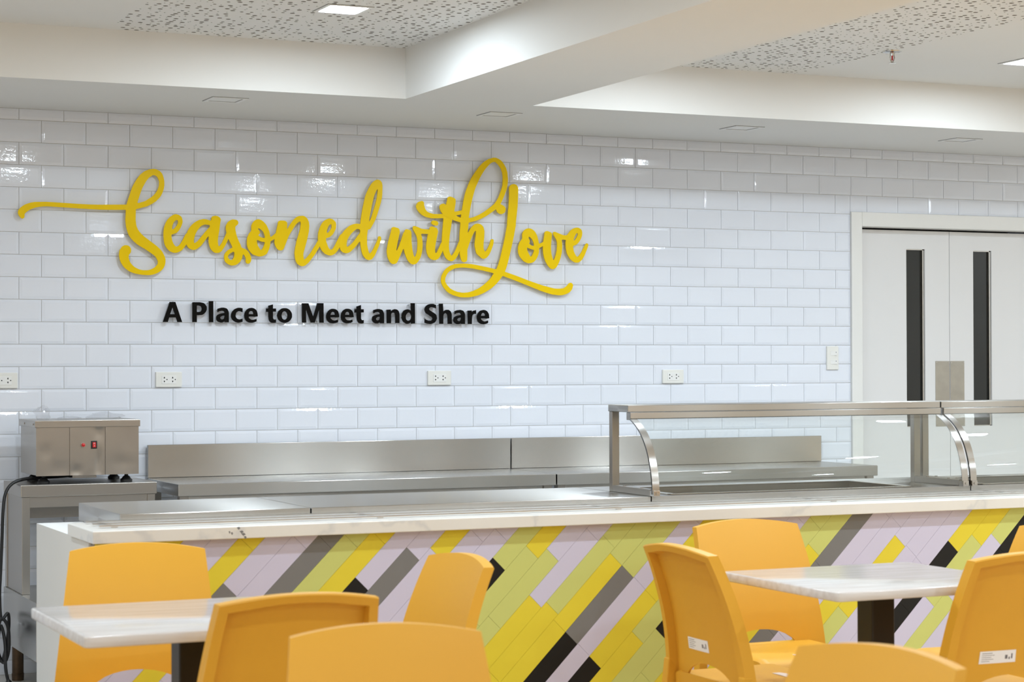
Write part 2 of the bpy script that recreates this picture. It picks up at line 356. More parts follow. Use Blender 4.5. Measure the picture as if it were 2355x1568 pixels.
 ('e', [[13430,20590,13380,20570,13320,20550,13260,20510,13210,20470,13170,20430,13120,20370,13080,20310,13040,20240,13010,20170,12980,20090,12930,19930,12910,19770,12910,19690,12910,19600,12920,19530,12930,19450,12980,19310,13010,19230,13050,19160,13080,19100,13120,19050,13170,19000,13220,18960,13270,18920,13320,18900,13370,18880,13430,18860,13490,18850,13540,18850,13600,18860,13630,18870,13710,18910,13750,18940,13790,18970,13860,19050,13920,19130,14000,19270,14110,19470,14230,19720,14240,19750,14240,19790,14240,19820,14220,19840,14200,19860,14170,19880,14150,19890,14110,19890,14080,19880,14050,19860,14010,19820,13930,19680,13870,19570,13770,19370,13700,19250,13650,19180,13610,19140,13570,19130,13540,19130,13520,19140,13490,19150,13470,19170,13440,19210,13410,19270,13360,19390,13330,19470,13310,19550,13310,19610,13310,19650,13320,19660,13340,19670,13470,19710,13530,19750,13600,19800,13670,19880,13730,19980,13780,20080,13810,20190,13810,20250,13820,20300,13810,20370,13790,20440,13750,20480,13700,20530,13640,20570,13570,20590,13510,20600],[13520,20320,13530,20330,13560,20320,13580,20310,13590,20280,13590,20250,13590,20210,13570,20130,13530,20060,13470,19980,13420,19940,13390,19920,13360,19920,13350,19930,13350,19970,13360,20050,13390,20140,13410,20190,13440,20240,13480,20290]]),
 ('d', [[15850,22510,15780,22480,15730,22440,15660,22380,15590,22300,15530,22210,15460,22080,15380,21930,15330,21820,15290,21710,15250,21560,15150,21120,15090,20780,15060,20600,15040,20420,15030,20390,15020,20380,15010,20380,14900,20390,14840,20390,14760,20380,14680,20360,14600,20330,14530,20300,14450,20250,14380,20190,14290,20110,14220,20040,14150,19950,14090,19860,14050,19770,14010,19690,13990,19600,13970,19510,13970,19400,13980,19290,14000,19200,14030,19130,14080,19070,14120,19040,14160,19010,14240,18980,14320,18970,14390,18980,14450,19000,14520,19040,14580,19090,14670,19170,14780,19280,14860,19370,14970,19510,14990,19530,15010,19540,15010,19530,15020,19530,15030,19500,15050,19300,15080,19140,15120,19000,15160,18900,15220,18820,15250,18780,15290,18740,15330,18710,15370,18690,15410,18680,15450,18670,15490,18670,15530,18680,15570,18690,15610,18710,15680,18780,15760,18890,15820,19010,15980,19360,16050,19560,16080,19630,16090,19680,16090,19720,16080,19760,16070,19790,16050,19810,16030,19820,15990,19820,15960,19810,15940,19790,15930,19770,15920,19690,15900,19630,15830,19480,15740,19300,15680,19190,15610,19080,15560,19020,15520,18990,15510,18990,15490,18990,15480,19010,15460,19050,15440,19100,15400,19270,15370,19440,15370,19580,15370,19770,15390,19950,15410,20090,15420,20110,15430,20120,15500,20130,15520,20140,15550,20170,15700,20420,15790,20590,15890,20840,16000,21180,16080,21440,16130,21660,16150,21840,16160,22160,16160,22260,16140,22360,16120,22410,16090,22440,16070,22470,16030,22500,15990,22510,15940,22520,15900,22520],[14850,20130,14870,20140,14910,20140,14990,20120,15010,20110,15020,20090,15030,20070,15020,19990,15020,19960,15010,19940,14950,19880,14720,19570,14650,19490,14560,19400,14460,19320,14410,19290,14390,19280,14370,19280,14350,19300,14340,19330,14340,19400,14350,19480,14360,19530,14370,19590,14430,19710,14510,19830,14600,19930,14730,20050,14800,20100],[15890,22050,15900,22060,15910,22060,15920,22040,15920,21990,15910,21900,15880,21670,15830,21450,15720,21100,15620,20780,15540,20590,15510,20540,15480,20510,15470,20530,15480,20570,15510,20770,15610,21240,15680,21540,15720,21680,15760,21800,15840,21970,15870,22020]]),
 ('w', [[17770,20350,17740,20330,17730,20310,17720,20270,17720,20220,17740,20160,17870,19960,17910,19870,17930,19800,17950,19710,17960,19580,17960,19480,17960,19380,17950,19280,17940,19170,17920,19080,17890,18990,17860,18920,17830,18880,17820,18860,17800,18860,17790,18870,17780,18890,17750,18970,17720,19090,17690,19260,17670,19440,17650,19630,17650,20000,17630,20090,17600,20130,17580,20150,17550,20160,17460,20180,17420,20190,17390,20190,17360,20180,17340,20170,17320,20150,17300,20120,17290,20070,17240,20010,17230,19980,17110,19640,17000,19360,16920,19190,16890,19150,16880,19150,16870,19170,16870,19210,16890,19330,16930,19530,17040,20000,17050,20050,17030,20150,17020,20180,17000,20200,16960,20230,16920,20240,16770,20280,16730,20280,16690,20270,16660,20250,16630,20230,16620,20190,16610,20100,16480,19660,16430,19440,16390,19250,16380,19100,16390,19000,16400,18910,16420,18820,16450,18750,16500,18660,16540,18600,16580,18560,16630,18520,16700,18500,16740,18500,16780,18500,16820,18520,16850,18530,16880,18550,16900,18580,16930,18620,16960,18680,17200,19190,17230,19230,17240,19240,17250,19230,17260,19200,17300,19040,17340,18930,17400,18790,17440,18720,17500,18640,17550,18590,17600,18540,17660,18520,17710,18500,17780,18500,17830,18510,17890,18540,17940,18580,17990,18640,18040,18700,18110,18830,18160,18970,18200,19130,18220,19310,18230,19460,18220,19600,18200,19780,18150,19950,18160,19980,18170,19980,18200,19990,18630,19980,18690,19980,18730,20000,18760,20030,18780,20070,18790,20090,18780,20120,18780,20140,18760,20170,18730,20190,18690,20200,18650,20210,18390,20210,18250,20220,18170,20230,18000,20300,17840,20350,17790,20350]]),
 ('i', [[18710,20360,18670,20350,18650,20340,18620,20320,18600,20290,18590,20260,18590,20190,18490,19900,18450,19690,18420,19520,18410,19340,18420,19200,18440,19090,18470,18990,18510,18910,18560,18850,18630,18790,18710,18750,18750,18740,18800,18730,18890,18730,18950,18750,19020,18780,19080,18840,19120,18900,19210,19060,19400,19450,19420,19500,19420,19540,19410,19560,19390,19590,19370,19610,19340,19630,19310,19630,19270,19630,19240,19620,19220,19600,19190,19570,19180,19550,18980,19130,18960,19090,18930,19070,18910,19060,18900,19070,18880,19110,18870,19190,18870,19260,18880,19360,18910,19550,19020,20060,19030,20100,19030,20140,19010,20190,18990,20240,18970,20260,18950,20290,18900,20300,18800,20340,18750,20350],[18760,20640,18730,20620,18710,20610,18690,20580,18680,20560,18680,20530,18690,20510,18700,20480,18720,20460,18780,20430,18880,20400,18920,20400,18950,20400,18970,20400,19000,20420,19020,20440,19040,20480,19050,20520,19040,20550,19010,20590,18990,20610,18960,20620,18840,20640,18800,20650]]),
 ('t', [[19610,21820,19560,21790,19540,21770,19530,21740,19520,21650,19490,21560,19370,21030,19360,21000,19330,20990,19270,20980,19150,20970,18970,20960,18860,20960,18760,20970,18660,20990,18590,21010,18520,21040,18480,21060,18440,21090,18400,21140,18370,21190,18350,21240,18330,21320,18310,21380,18310,21470,18300,21500,18270,21540,18240,21560,18210,21570,18190,21570,18160,21570,18110,21550,18040,21530,17980,21490,17940,21440,17920,21390,17900,21340,17900,21290,17910,21230,17940,21160,17990,21090,18050,21020,18120,20960,18180,20910,18250,20870,18330,20830,18420,20800,18510,20780,18620,20760,18730,20750,18900,20750,19270,20770,19300,20770,19310,20750,19320,20710,19260,20130,19230,19770,19230,19600,19230,19480,19240,19380,19260,19270,19300,19130,19340,19020,19380,18930,19430,18850,19500,18780,19580,18730,19670,18700,19730,18690,19780,18700,19810,18710,19880,18750,19950,18810,20020,18910,20080,19000,20250,19370,20310,19540,20320,19590,20320,19620,20310,19640,20290,19670,20260,19680,20230,19690,20200,19690,20180,19680,20150,19670,20120,19640,20110,19610,20040,19450,19970,19280,19890,19140,19830,19050,19780,18990,19750,18970,19740,18960,19720,18970,19710,18980,19670,19040,19630,19150,19610,19260,19600,19430,19610,19590,19630,19790,19650,19980,19720,20370,19760,20630,19790,20760,19820,20850,19840,20880,19850,20890,19890,20900,20060,20940,20330,20990,20360,21010,20390,21030,20400,21060,20400,21080,20400,21120,20370,21150,20350,21170,20310,21180,20250,21170,19960,21110,19920,21110,19900,21120,19890,21130,19890,21160,19960,21530,19960,21640,19960,21690,19940,21720,19920,21740,19890,21760,19850,21780,19690,21830,19650,21830]]),
 ('h', [[21900,23790,21830,23770,21760,23750,21690,23720,21630,23680,21560,23640,21470,23580,21320,23450,21190,23310,21030,23100,20890,22910,20770,22720,20680,22540,20600,22350,20510,22140,20440,21920,20410,21780,20370,21620,20240,20880,20230,20840,20220,20830,20200,20820,20180,20830,20090,20860,19740,21040,19650,21090,19590,21150,19540,21210,19520,21240,19500,21330,19480,21380,19440,21430,19390,21460,19350,21470,19310,21480,19270,21470,19230,21460,19190,21440,19160,21420,19130,21380,19120,21340,19110,21290,19120,21240,19160,21140,19190,21080,19230,21030,19280,20970,19350,20910,19420,20860,19500,20810,19600,20770,20000,20640,20170,20600,20190,20600,20200,20580,20210,20560,20210,20540,20170,20050,20150,19690,20150,19420,20170,19060,20180,18980,20200,18900,20250,18750,20270,18720,20290,18690,20320,18670,20360,18660,20420,18650,20470,18670,20520,18700,20540,18730,20550,18750,20560,18800,20570,18940,20570,19240,20570,19280,20600,19350,20680,19580,20800,19870,20870,20010,20920,20100,20960,20160,21000,20190,21020,20190,21030,20180,21030,20100,21020,19970,20980,19730,20960,19540,20970,19410,21010,19250,21040,19130,21060,19090,21090,19060,21130,19020,21190,18980,21270,18910,21320,18870,21360,18850,21400,18840,21440,18840,21500,18850,21550,18870,21600,18900,21640,18940,21690,18990,21730,19040,21770,19110,21860,19300,21940,19510,21960,19590,21970,19650,21980,19740,21970,19760,21960,19790,21920,19810,21890,19810,21870,19810,21830,19790,21810,19750,21790,19650,21760,19570,21680,19400,21620,19300,21570,19220,21540,19200,21530,19190,21520,19200,21500,19210,21450,19290,21440,19320,21430,19380,21430,19540,21470,19910,21480,20110,21480,20200,21460,20280,21440,20350,21420,20400,21390,20440,21350,20480,21300,20510,21240,20540,21180,20550,21130,20560,21070,20550,21020,20540,20980,20520,20930,20490,20840,20410,20740,20300,20630,20120,20620,20110,20600,20100,20590,20140,20600,20220,20640,20550,20650,20570,20660,20590,20690,20600,20870,20640,21050,20690,21200,20750,21340,20810,21520,20900,21690,21000,21930,21160,22080,21270,22090,21270,22110,21270,22120,21260,22170,21150,22220,21100,22280,21070,22350,21050,22390,21050,22430,21060,22470,21070,22510,21090,22560,21120,22580,21150,22600,21180,22610,21220,22620,21270,22620,21320,22600,21370,22580,21410,22560,21430,22520,21460,22370,21530,22350,21540,22350,21550,22360,21580,22430,21700,22480,21800,22570,22000,22660,22220,22710,22400,22740,22580,22750,22800,22730,23000,22720,23090,22700,23170,22650,23320,22570,23460,22490,23570,22450,23620,22390,23670,22340,23710,22270,23750,22200,23780,22140,23800,22090,23810,22030,23810,21970,23810],[22000,23600,22030,23610,22060,23600,22090,23590,22130,23570,22210,23500,22280,23420,22360,23310,22410,23200,22450,23100,22470,22980,22480,22850,22480,22710,22470,22580,22460,22470,22430,22350,22380,22210,22310,22030,22240,21870,22190,21780,22150,21710,22090,21630,22010,21530,21800,21370,21560,21200,21450,21130,21310,21050,21190,20980,21090,20940,20950,20880,20820,20840,20710,20820,20690,20810,20670,20820,20650,20830,20650,20840,20660,20910,20750,21370,20830,21710,20900,21960,20970,22190,21040,22370,21130,22550,21230,22760,21330,22930,21440,23100,21560,23260,21690,23400,21790,23500,21850,23540,21900,23570,21960,23590]]),
 ('L', [[22990,22540,22940,22520,22880,22480,22840,22420,22820,22370,22820,22300,22820,21960,22800,21650,22780,21380,22710,20700,22710,20540,22700,20480,22630,20140,22560,19790,22340,18930,22280,18740,22240,18610,22190,18490,22140,18380,22110,18350,22100,18340,22070,18340,21590,18440,21180,18510,20790,18570,20470,18590,20350,18590,20210,18580,20070,18570,19960,18560,19880,18540,19800,18520,19710,18490,19630,18450,19540,18390,19450,18330,19370,18240,19310,18150,19250,18050,19210,17960,19190,17860,19180,17760,19190,17670,19220,17580,19260,17500,19320,17410,19400,17320,19480,17230,19560,17170,19660,17110,19820,17040,20000,16990,20180,16950,20370,16940,20550,16940,20740,16960,20950,17000,21150,17050,21340,17120,21520,17210,21700,17310,21860,17410,22000,17520,22120,17630,22280,17800,22420,17980,22450,18010,22460,18010,22490,18010,22570,17980,23110,17810,24240,17410,24610,17280,24940,17190,25080,17150,25210,17130,25390,17110,25540,17100,25700,17110,25850,17140,25960,17180,26060,17230,26120,17270,26160,17310,26200,17350,26230,17390,26260,17440,26280,17520,26300,17570,26300,17610,26290,17650,26260,17690,26230,17720,26190,17730,26170,17730,26140,17730,26090,17710,26060,17690,26000,17610,25950,17560,25860,17500,25790,17460,25670,17440,25540,17430,25410,17430,25260,17440,25060,17480,24870,17520,24660,17570,24410,17640,23890,17800,23210,18030,22620,18210,22590,18220,22580,18230,22580,18240,22590,18270,22650,18410,22700,18550,22770,18790,22960,19530,23070,20010,23170,20500,23180,20680,23270,21460,23290,21750,23300,21990,23310,22320,23300,22380,23290,22420,23260,22460,23230,22500,23190,22520,23150,22540,23090,22550,23040,22550],[20150,18380,20290,18390,20460,18390,20690,18370,20900,18350,21360,18270,21760,18190,21940,18150,21960,18140,21970,18130,21970,18120,21960,18090,21940,18070,21820,17910,21720,17800,21620,17710,21510,17620,21380,17520,21240,17430,21120,17360,20990,17310,20870,17260,20740,17220,20610,17190,20500,17180,20400,17170,20290,17170,20160,17190,20030,17210,19880,17260,19750,17320,19660,17370,19560,17470,19510,17520,19460,17590,19410,17670,19400,17710,19400,17760,19400,17810,19410,17880,19440,17940,19460,17990,19500,18060,19540,18110,19580,18160,19630,18200,19670,18230,19730,18260,19850,18320,19990,18360]]),
 ('o', [[23790,20380,23720,20350,23650,20310,23590,20240,23550,20180,23530,20130,23520,20080,23520,19900,23520,19870,23500,19840,23430,19760,23380,19700,23350,19630,23320,19540,23300,19480,23290,19400,23290,19260,23310,19140,23350,19040,23420,18940,23510,18840,23610,18750,23660,18730,23710,18700,23810,18670,23870,18660,23930,18670,23980,18670,24040,18690,24090,18710,24140,18730,24180,18770,24220,18800,24290,18890,24350,19000,24390,19100,24420,19200,24430,19390,24440,19410,24450,19430,24470,19440,24650,19530,24810,19590,24850,19630,24860,19650,24860,19680,24850,19720,24830,19750,24780,19770,24740,19770,24700,19750,24630,19720,24480,19650,24450,19640,24440,19640,24430,19660,24420,19670,24380,19860,24330,20030,24270,20140,24220,20220,24170,20270,24130,20300,24070,20340,24020,20360,23960,20380,23900,20390,23850,20390],[23780,19420,23800,19430,23810,19430,23970,19370,24040,19350,24130,19340,24150,19330,24160,19300,24150,19260,24110,19160,24090,19110,24040,19040,24010,19010,23980,18990,23970,18990,23940,19010,23880,19120,23830,19210,23800,19280,23780,19350,23770,19400],[23880,19970,23900,19970,23910,19970,23970,19930,24040,19870,24080,19800,24120,19720,24150,19610,24160,19560,24150,19550,24140,19530,24110,19530,24080,19530,24030,19540,23960,19580,23900,19630,23890,19660,23930,19720,23930,19760,23920,19810,23870,19880,23860,19900,23860,19940]]),
 ('v', [[24820,20270,24790,20260,24770,20240,24750,20220,24740,20190,24730,20170,24730,20090,24690,19880,24660,19700,24650,19540,24650,19390,24660,19220,24680,19080,24720,18940,24770,18800,24840,18680,24920,18560,25000,18480,25070,18420,25140,18400,25190,18390,25230,18400,25280,18420,25330,18440,25380,18490,25430,18560,25480,18640,25530,18740,25580,18860,25620,18990,25680,19210,25690,19310,25700,19400,25710,19600,25700,19710,25680,19820,25680,19850,25690,19860,25710,19870,25900,19860,26040,19880,26090,19890,26130,19910,26160,19950,26170,19990,26170,20030,26160,20060,26140,20080,26100,20100,26070,20110,26030,20120,25880,20090,25830,20090,25770,20100,25700,20120,25540,20170,25380,20230,25320,20250,25260,20250,25240,20240,25210,20220,25200,20180,25200,20140,25350,19920,25390,19840,25420,19710,25430,19560,25420,19460,25410,19360,25380,19200,25340,19060,25290,18930,25260,18870,25250,18850,25230,18840,25220,18850,25200,18870,25140,19040,25110,19160,25100,19310,25090,19440,25090,19550,25130,20020,25150,20110,25140,20150,25130,20180,25110,20200,25080,20220,25050,20230,24910,20280,24860,20280]]),
 ('e', [[26430,20480,26380,20460,26320,20440,26270,20410,26220,20370,26160,20320,26110,20260,26060,20200,26020,20140,25960,20020,25920,19880,25900,19720,25900,19570,25920,19390,25950,19240,25970,19180,26010,19110,26080,19000,26130,18930,26180,18890,26240,18840,26300,18800,26360,18770,26410,18750,26470,18740,26510,18740,26560,18740,26600,18750,26650,18770,26690,18800,26780,18870,26860,18970,26940,19100,27020,19280,27120,19510,27150,19610,27150,19650,27140,19680,27110,19710,27070,19720,27040,19710,27030,19700,27000,19670,26950,19590,26780,19280,26710,19180,26660,19110,26600,19060,26560,19030,26530,19030,26520,19040,26470,19080,26430,19140,26400,19190,26340,19320,26320,19450,26310,19510,26310,19550,26330,19570,26470,19630,26530,19670,26590,19720,26660,19800,26730,19910,26780,20020,26810,20120,26820,20230,26810,20290,26790,20360,26750,20410,26710,20440,26650,20470,26580,20490,26510,20490],[26510,20210,26530,20220,26550,20220,26560,20210,26570,20190,26580,20150,26560,20100,26520,20020,26460,19930,26400,19860,26370,19840,26360,19840,26340,19850,26340,19880,26360,19940,26380,20010,26450,20140,26480,20180]]),
]
TAGLINE_GLYPHS = [
 ('A', [[5770,16580,6030,16580,6350,15660,6130,15660,6060,15870,5740,15870,5680,15660,5450,15660],[5900,16340,6010,16020,5780,16020]]),
 ('P', [[6830,16570,6890,16580,6990,16580,7090,16580,7180,16580,7240,16570,7290,16560,7330,16550,7370,16540,7410,16510,7440,16480,7460,16450,7480,16420,7500,16390,7510,16360,7510,16330,7510,16290,7510,16250,7500,16210,7480,16170,7460,16130,7430,16100,7400,16070,7370,16040,7330,16020,7290,16000,7240,15990,7190,15990,7150,15980,7120,15980,7090,15980,7060,15980,7040,15980,7040,15660,6830,15660],[7040,16420,7060,16420,7080,16430,7110,16430,7130,16420,7160,16420,7180,16410,7210,16410,7230,16390,7250,16370,7260,16340,7270,16310,7280,16280,7270,16250,7270,16220,7250,16190,7240,16160,7220,16150,7190,16140,7160,16140,7130,16130,7110,16130,7080,16130,7060,16130,7040,16130]]),
 ('l', [[7610,16630,7820,16640,7820,15660,7620,15660]]),
 ('a', [[8020,16280,8040,16290,8070,16300,8100,16310,8140,16320,8180,16330,8230,16340,8270,16340,8320,16340,8360,16330,8400,16320,8440,16310,8470,16290,8500,16260,8520,16230,8530,16200,8550,16160,8550,16140,8560,16110,8560,16080,8560,16040,8560,15950,8560,15840,8560,15740,8560,15660,8360,15660,8360,15720,8350,15710,8330,15690,8320,15680,8290,15670,8270,15660,8240,15650,8210,15650,8170,15650,8140,15660,8100,15670,8060,15680,8030,15700,8000,15730,7980,15760,7970,15790,7960,15830,7960,15870,7960,15910,7980,15950,8000,15980,8020,16000,8060,16020,8100,16040,8140,16050,8190,16070,8260,16080,8320,16090,8360,16090,8360,16110,8350,16130,8350,16150,8340,16160,8320,16170,8310,16180,8280,16190,8260,16190,8230,16190,8200,16190,8170,16180,8140,16180,8110,16170,8070,16150,8040,16140,8020,16130],[8360,15970,8330,15970,8300,15960,8260,15960,8230,15950,8200,15930,8180,15920,8160,15900,8150,15880,8150,15870,8150,15850,8160,15830,8170,15820,8190,15810,8200,15800,8220,15790,8240,15790,8270,15800,8290,15800,8310,15820,8330,15830,8340,15850,8350,15870,8350,15900,8360,15920,8360,15930,8360,15950,8360,15960]]),
 ('c', [[9220,16320,9190,16320,9160,16330,9110,16340,9070,16340,9020,16340,8970,16330,8920,16310,8870,16290,8830,16270,8790,16230,8750,16190,8720,16150,8700,16110,8680,16060,8670,16020,8670,15970,8670,15930,8680,15880,8700,15840,8720,15800,8750,15770,8790,15730,8830,15710,8870,15680,8910,15670,8950,15660,9000,15650,9040,15650,9090,15660,9140,15670,9190,15680,9220,15690,9220,15840,9190,15830,9160,15820,9120,15810,9090,15800,9050,15800,9020,15810,8990,15820,8960,15830,8930,15860,8910,15890,8890,15920,8880,15950,8880,15990,8890,16030,8900,16070,8910,16100,8930,16130,8960,16150,8990,16170,9020,16180,9050,16180,9080,16180,9110,16170,9130,16170,9160,16160,9180,16150,9200,16140,9220,16140]]),
 ('e', [[9950,15940,9950,15960,9950,15980,9950,16010,9940,16050,9940,16080,9930,16120,9920,16160,9900,16200,9880,16230,9860,16260,9830,16280,9800,16300,9760,16320,9720,16330,9680,16340,9630,16340,9590,16330,9550,16330,9510,16310,9470,16290,9430,16260,9400,16230,9370,16190,9340,16150,9330,16110,9310,16060,9310,16020,9300,15980,9310,15930,9310,15890,9330,15840,9340,15810,9370,15770,9390,15740,9420,15710,9460,15690,9490,15670,9540,15660,9580,15650,9620,15650,9660,15650,9700,15650,9740,15660,9780,15670,9810,15680,9840,15690,9870,15700,9890,15710,9890,15830,9870,15820,9830,15810,9790,15800,9760,15790,9720,15790,9690,15790,9650,15790,9620,15800,9600,15820,9570,15830,9550,15850,9530,15870,9520,15890,9520,15900,9520,15920,9520,15930],[9510,16050,9520,16070,9520,16100,9530,16130,9540,16150,9560,16170,9590,16180,9610,16190,9630,16190,9660,16190,9680,16180,9710,16170,9720,16150,9730,16130,9740,16100,9740,16070,9750,16050]]),
 ('t', [[10470,16450,10690,16510,10690,16320,10840,16320,10840,16170,10690,16170,10690,15900,10690,15880,10700,15860,10710,15840,10720,15820,10730,15810,10740,15810,10760,15810,10770,15800,10790,15800,10810,15810,10820,15810,10840,15810,10840,15660,10810,15660,10780,15650,10740,15650,10700,15650,10670,15650,10640,15650,10610,15660,10580,15670,10560,15690,10540,15710,10520,15740,10500,15770,10490,15810,10480,15850,10480,15890,10470,15920,10470,16160,10360,16160,10360,16320,10470,16320]]),
 ('o', [[11620,16000,11620,15970,11620,15930,11610,15900,11600,15870,11580,15840,11560,15810,11540,15780,11520,15760,11490,15730,11460,15710,11430,15690,11400,15680,11370,15670,11330,15660,11300,15650,11260,15650,11230,15650,11190,15660,11160,15670,11120,15680,11090,15690,11060,15710,11030,15730,11010,15750,10980,15780,10960,15800,10940,15830,10930,15860,10920,15900,10910,15930,10900,15960,10900,16000,10900,16030,10910,16060,10920,16100,10930,16130,10940,16160,10960,16190,10980,16220,11010,16240,11030,16260,11060,16280,11090,16300,11120,16320,11160,16330,11190,16340,11230,16340,11260,16340,11300,16340,11330,16340,11370,16330,11400,16320,11430,16310,11460,16290,11490,16270,11520,16250,11540,16220,11560,16190,11580,16160,11600,16130,11610,16100,11620,16070,11620,16030],[11400,16000,11400,15980,11400,15960,11400,15940,11390,15920,11390,15900,11380,15880,11370,15870,11360,15850,11350,15840,11340,15830,11330,15820,11310,15810,11300,15800,11290,15800,11270,15800,11260,15800,11240,15800,11230,15800,11210,15800,11200,15810,11190,15820,11180,15830,11160,15840,11150,15850,11140,15870,11140,15880,11130,15900,11120,15920,11120,15940,11110,15950,11110,15970,11110,15990,11110,16010,11110,16030,11120,16050,11120,16070,11130,16090,11140,16100,11140,16120,11150,16130,11160,16150,11180,16160,11190,16170,11200,16180,11220,16180,11230,16190,11240,16190,11260,16190,11270,16190,11290,16190,11300,16180,11310,16180,11330,16170,11340,16160,11350,16150,11360,16140,11370,16120,11380,16110,11390,16090,11390,16070,11400,16050,11400,16030,11400,16010]]),
 ('M', [[12120,16580,12430,16580,12670,15940,12870,16590,13180,16590,13190,15670,12980,15670,12970,16320,12740,15670,12550,15670,12310,16320,12320,15670,12120,15670]]),
 ('e', [[13960,15930,13960,15950,13960,15970,13960,16000,13960,16040,13950,16070,13940,16110,13930,16150,13920,16190,13900,16220,13870,16250,13850,16270,13820,16290,13780,16310,13740,16320,13690,16330,13650,16330,13610,16330,13560,16320,13520,16300,13480,16280,13450,16250,13410,16220,13390,16180,13360,16140,13340,16100,13330,16060,13320,16010,13320,15970,13320,15920,13330,15880,13340,15840,13360,15800,13380,15760,13410,15730,13440,15700,13470,15680,13510,15660,13550,15650,13600,15650,13640,15640,13680,15640,13720,15650,13760,15650,13790,15660,13830,15670,13860,15680,13890,15690,13900,15700,13900,15820,13880,15810,13850,15800,13810,15790,13770,15780,13740,15780,13700,15780,13670,15790,13640,15790,13610,15810,13590,15830,13570,15840,13550,15860,13540,15880,13530,15900,13530,15910,13530,15920],[13530,16040,13530,16060,13540,16090,13550,16120,13560,16140,13580,16160,13600,16170,13630,16180,13650,16180,13670,16180,13700,16170,13720,16160,13740,16140,13750,16120,13750,16090,13760,16060,13760,16050]]),
 ('e', [[14690,15940,14690,15950,14690,15980,14690,16010,14680,16040,14680,16080,14670,16120,14660,16160,14640,16200,14620,16230,14600,16260,14570,16280,14540,16300,14510,16320,14460,16330,14420,16340,14380,16340,14330,16340,14290,16330,14250,16310,14210,16290,14170,16260,14140,16230,14110,16190,14090,16150,14070,16110,14060,16060,14050,16020,14050,15970,14050,15930,14060,15880,14070,15840,14090,15800,14110,15770,14130,15730,14160,15710,14200,15680,14240,15670,14280,15660,14320,15650,14360,15650,14400,15650,14440,15650,14480,15660,14520,15660,14550,15670,14580,15690,14610,15700,14630,15710,14630,15830,14610,15820,14570,15810,14530,15790,14500,15790,14460,15790,14430,15790,14390,15790,14360,15800,14340,15810,14310,15830,14290,15850,14280,15870,14270,15890,14260,15900,14260,15920,14260,15930],[14250,16050,14260,16070,14270,16100,14270,16130,14290,16150,14310,16170,14330,16180,14350,16190,14380,16190,14400,16190,14420,16180,14450,16170,14460,16150,14480,16130,14480,16100,14480,16070,14490,16050]]),
 ('t', [[14840,16450,15060,16520,15060,16320,15200,16320,15200,16170,15060,16160,15060,15900,15060,15880,15070,15860,15080,15840,15090,15820,15100,15810,15110,15810,15130,15800,15140,15800,15160,15800,15180,15810,15190,15810,15200,15810,15200,15660,15180,15660,15150,15650,15110,15640,15080,15640,15040,15650,15010,15650,14980,15660,14950,15670,14930,15690,14910,15710,14890,15740,14880,15770,14860,15800,14860,15850,14850,15890,14850,15920,14840,16160,14740,16160,14740,16320,14840,16320]]),
 ('a', [[15690,16280,15710,16290,15740,16300,15770,16310,15810,16320,15850,16330,15890,16340,15940,16340,15980,16340,16030,16330,16070,16320,16110,16310,16140,16290,16170,16270,16190,16230,16200,16200,16220,16160,16220,16140,16230,16110,16230,16080,16230,16040,16230,15950,16230,15840,16230,15740,16230,15660,16030,15660,16030,15720,16020,15710,16000,15690,15980,15680,15960,15670,15940,15660,15910,15650,15870,15650,15840,15650,15800,15650,15770,15660,15730,15680,15700,15700,15670,15730,15650,15760,15630,15790,15620,15830,15620,15870,15630,15910,15640,15950,15660,15980,15690,16000,15730,16020,15760,16040,15810,16050,15860,16070,15930,16080,15990,16090,16030,16090,16030,16110,16020,16130,16020,16150,16010,16160,15990,16170,15970,16180,15950,16190,15930,16190,15900,16190,15870,16190,15840,16180,15810,16180,15780,16170,15740,16150,15710,16140,15690,16130],[16030,15970,16000,15970,15970,15960,15930,15960,15900,15950,15870,15930,15850,15920,15830,15900,15820,15880,15820,15870,15820,15850,15830,15830,15840,15820,15850,15810,15870,15800,15890,15790,15910,15790,15930,15800,15960,15800,15980,15820,15990,15830,16010,15850,16020,15870,16020,15900,16030,15920,16030,15930,16030,15950,16030,15960]]),
 ('n', [[16370,16310,16580,16320,16580,16230,16600,16240,16620,16270,16650,16290,16680,16310,16710,16320,16740,16330,16770,16340,16800,16340,16840,16330,16870,16330,16910,16310,16940,16290,16960,16270,16990,16230,17000,16200,17010,16160,17020,16120,17020,16090,17020,16050,17020,16030,17020,15670,16820,15670,16810,16030,16810,16050,16800,16090,16790,16120,16780,16150,16760,16160,16740,16170,16710,16170,16690,16170,16670,16170,16650,16160,16630,16150,16610,16130,16600,16110,16590,16070,16590,16040,16590,16020,16590,15660,16380,15660]]),
 ('d', [[17610,16630,17820,16630,17830,15660,17620,15650,17620,15730,17600,15720,17580,15700,17560,15670,17530,15660,17500,15650,17470,15640,17430,15640,17390,15640,17360,15650,17320,15670,17280,15700,17240,15720,17210,15760,17180,15810,17160,15860,17150,15900,17140,15950,17140,16010,17140,16060,17150,16110,17170,16160,17200,16200,17220,16240,17260,16280,17300,16300,17340,16320,17380,16330,17420,16340,17460,16340,17490,16330,17520,16330,17550,16310,17570,16300,17590,16280,17610,16260,17620,16240],[17630,16050,17620,16080,17600,16110,17590,16140,17570,16160,17550,16170,17520,16180,17500,16180,17480,16180,17450,16170,17430,16150,17400,16120,17380,16100,17370,16070,17350,16040,17350,16000,17340,15970,17350,15940,17350,15900,17360,15870,17370,15840,17400,15820,17420,15800,17450,15790,17480,15790,17500,15790,17530,15800,17560,15810,17580,15830,17600,15850,17610,15870,17620,15890,17630,15920,17630,15950,17640,15980,17640,16020]]),
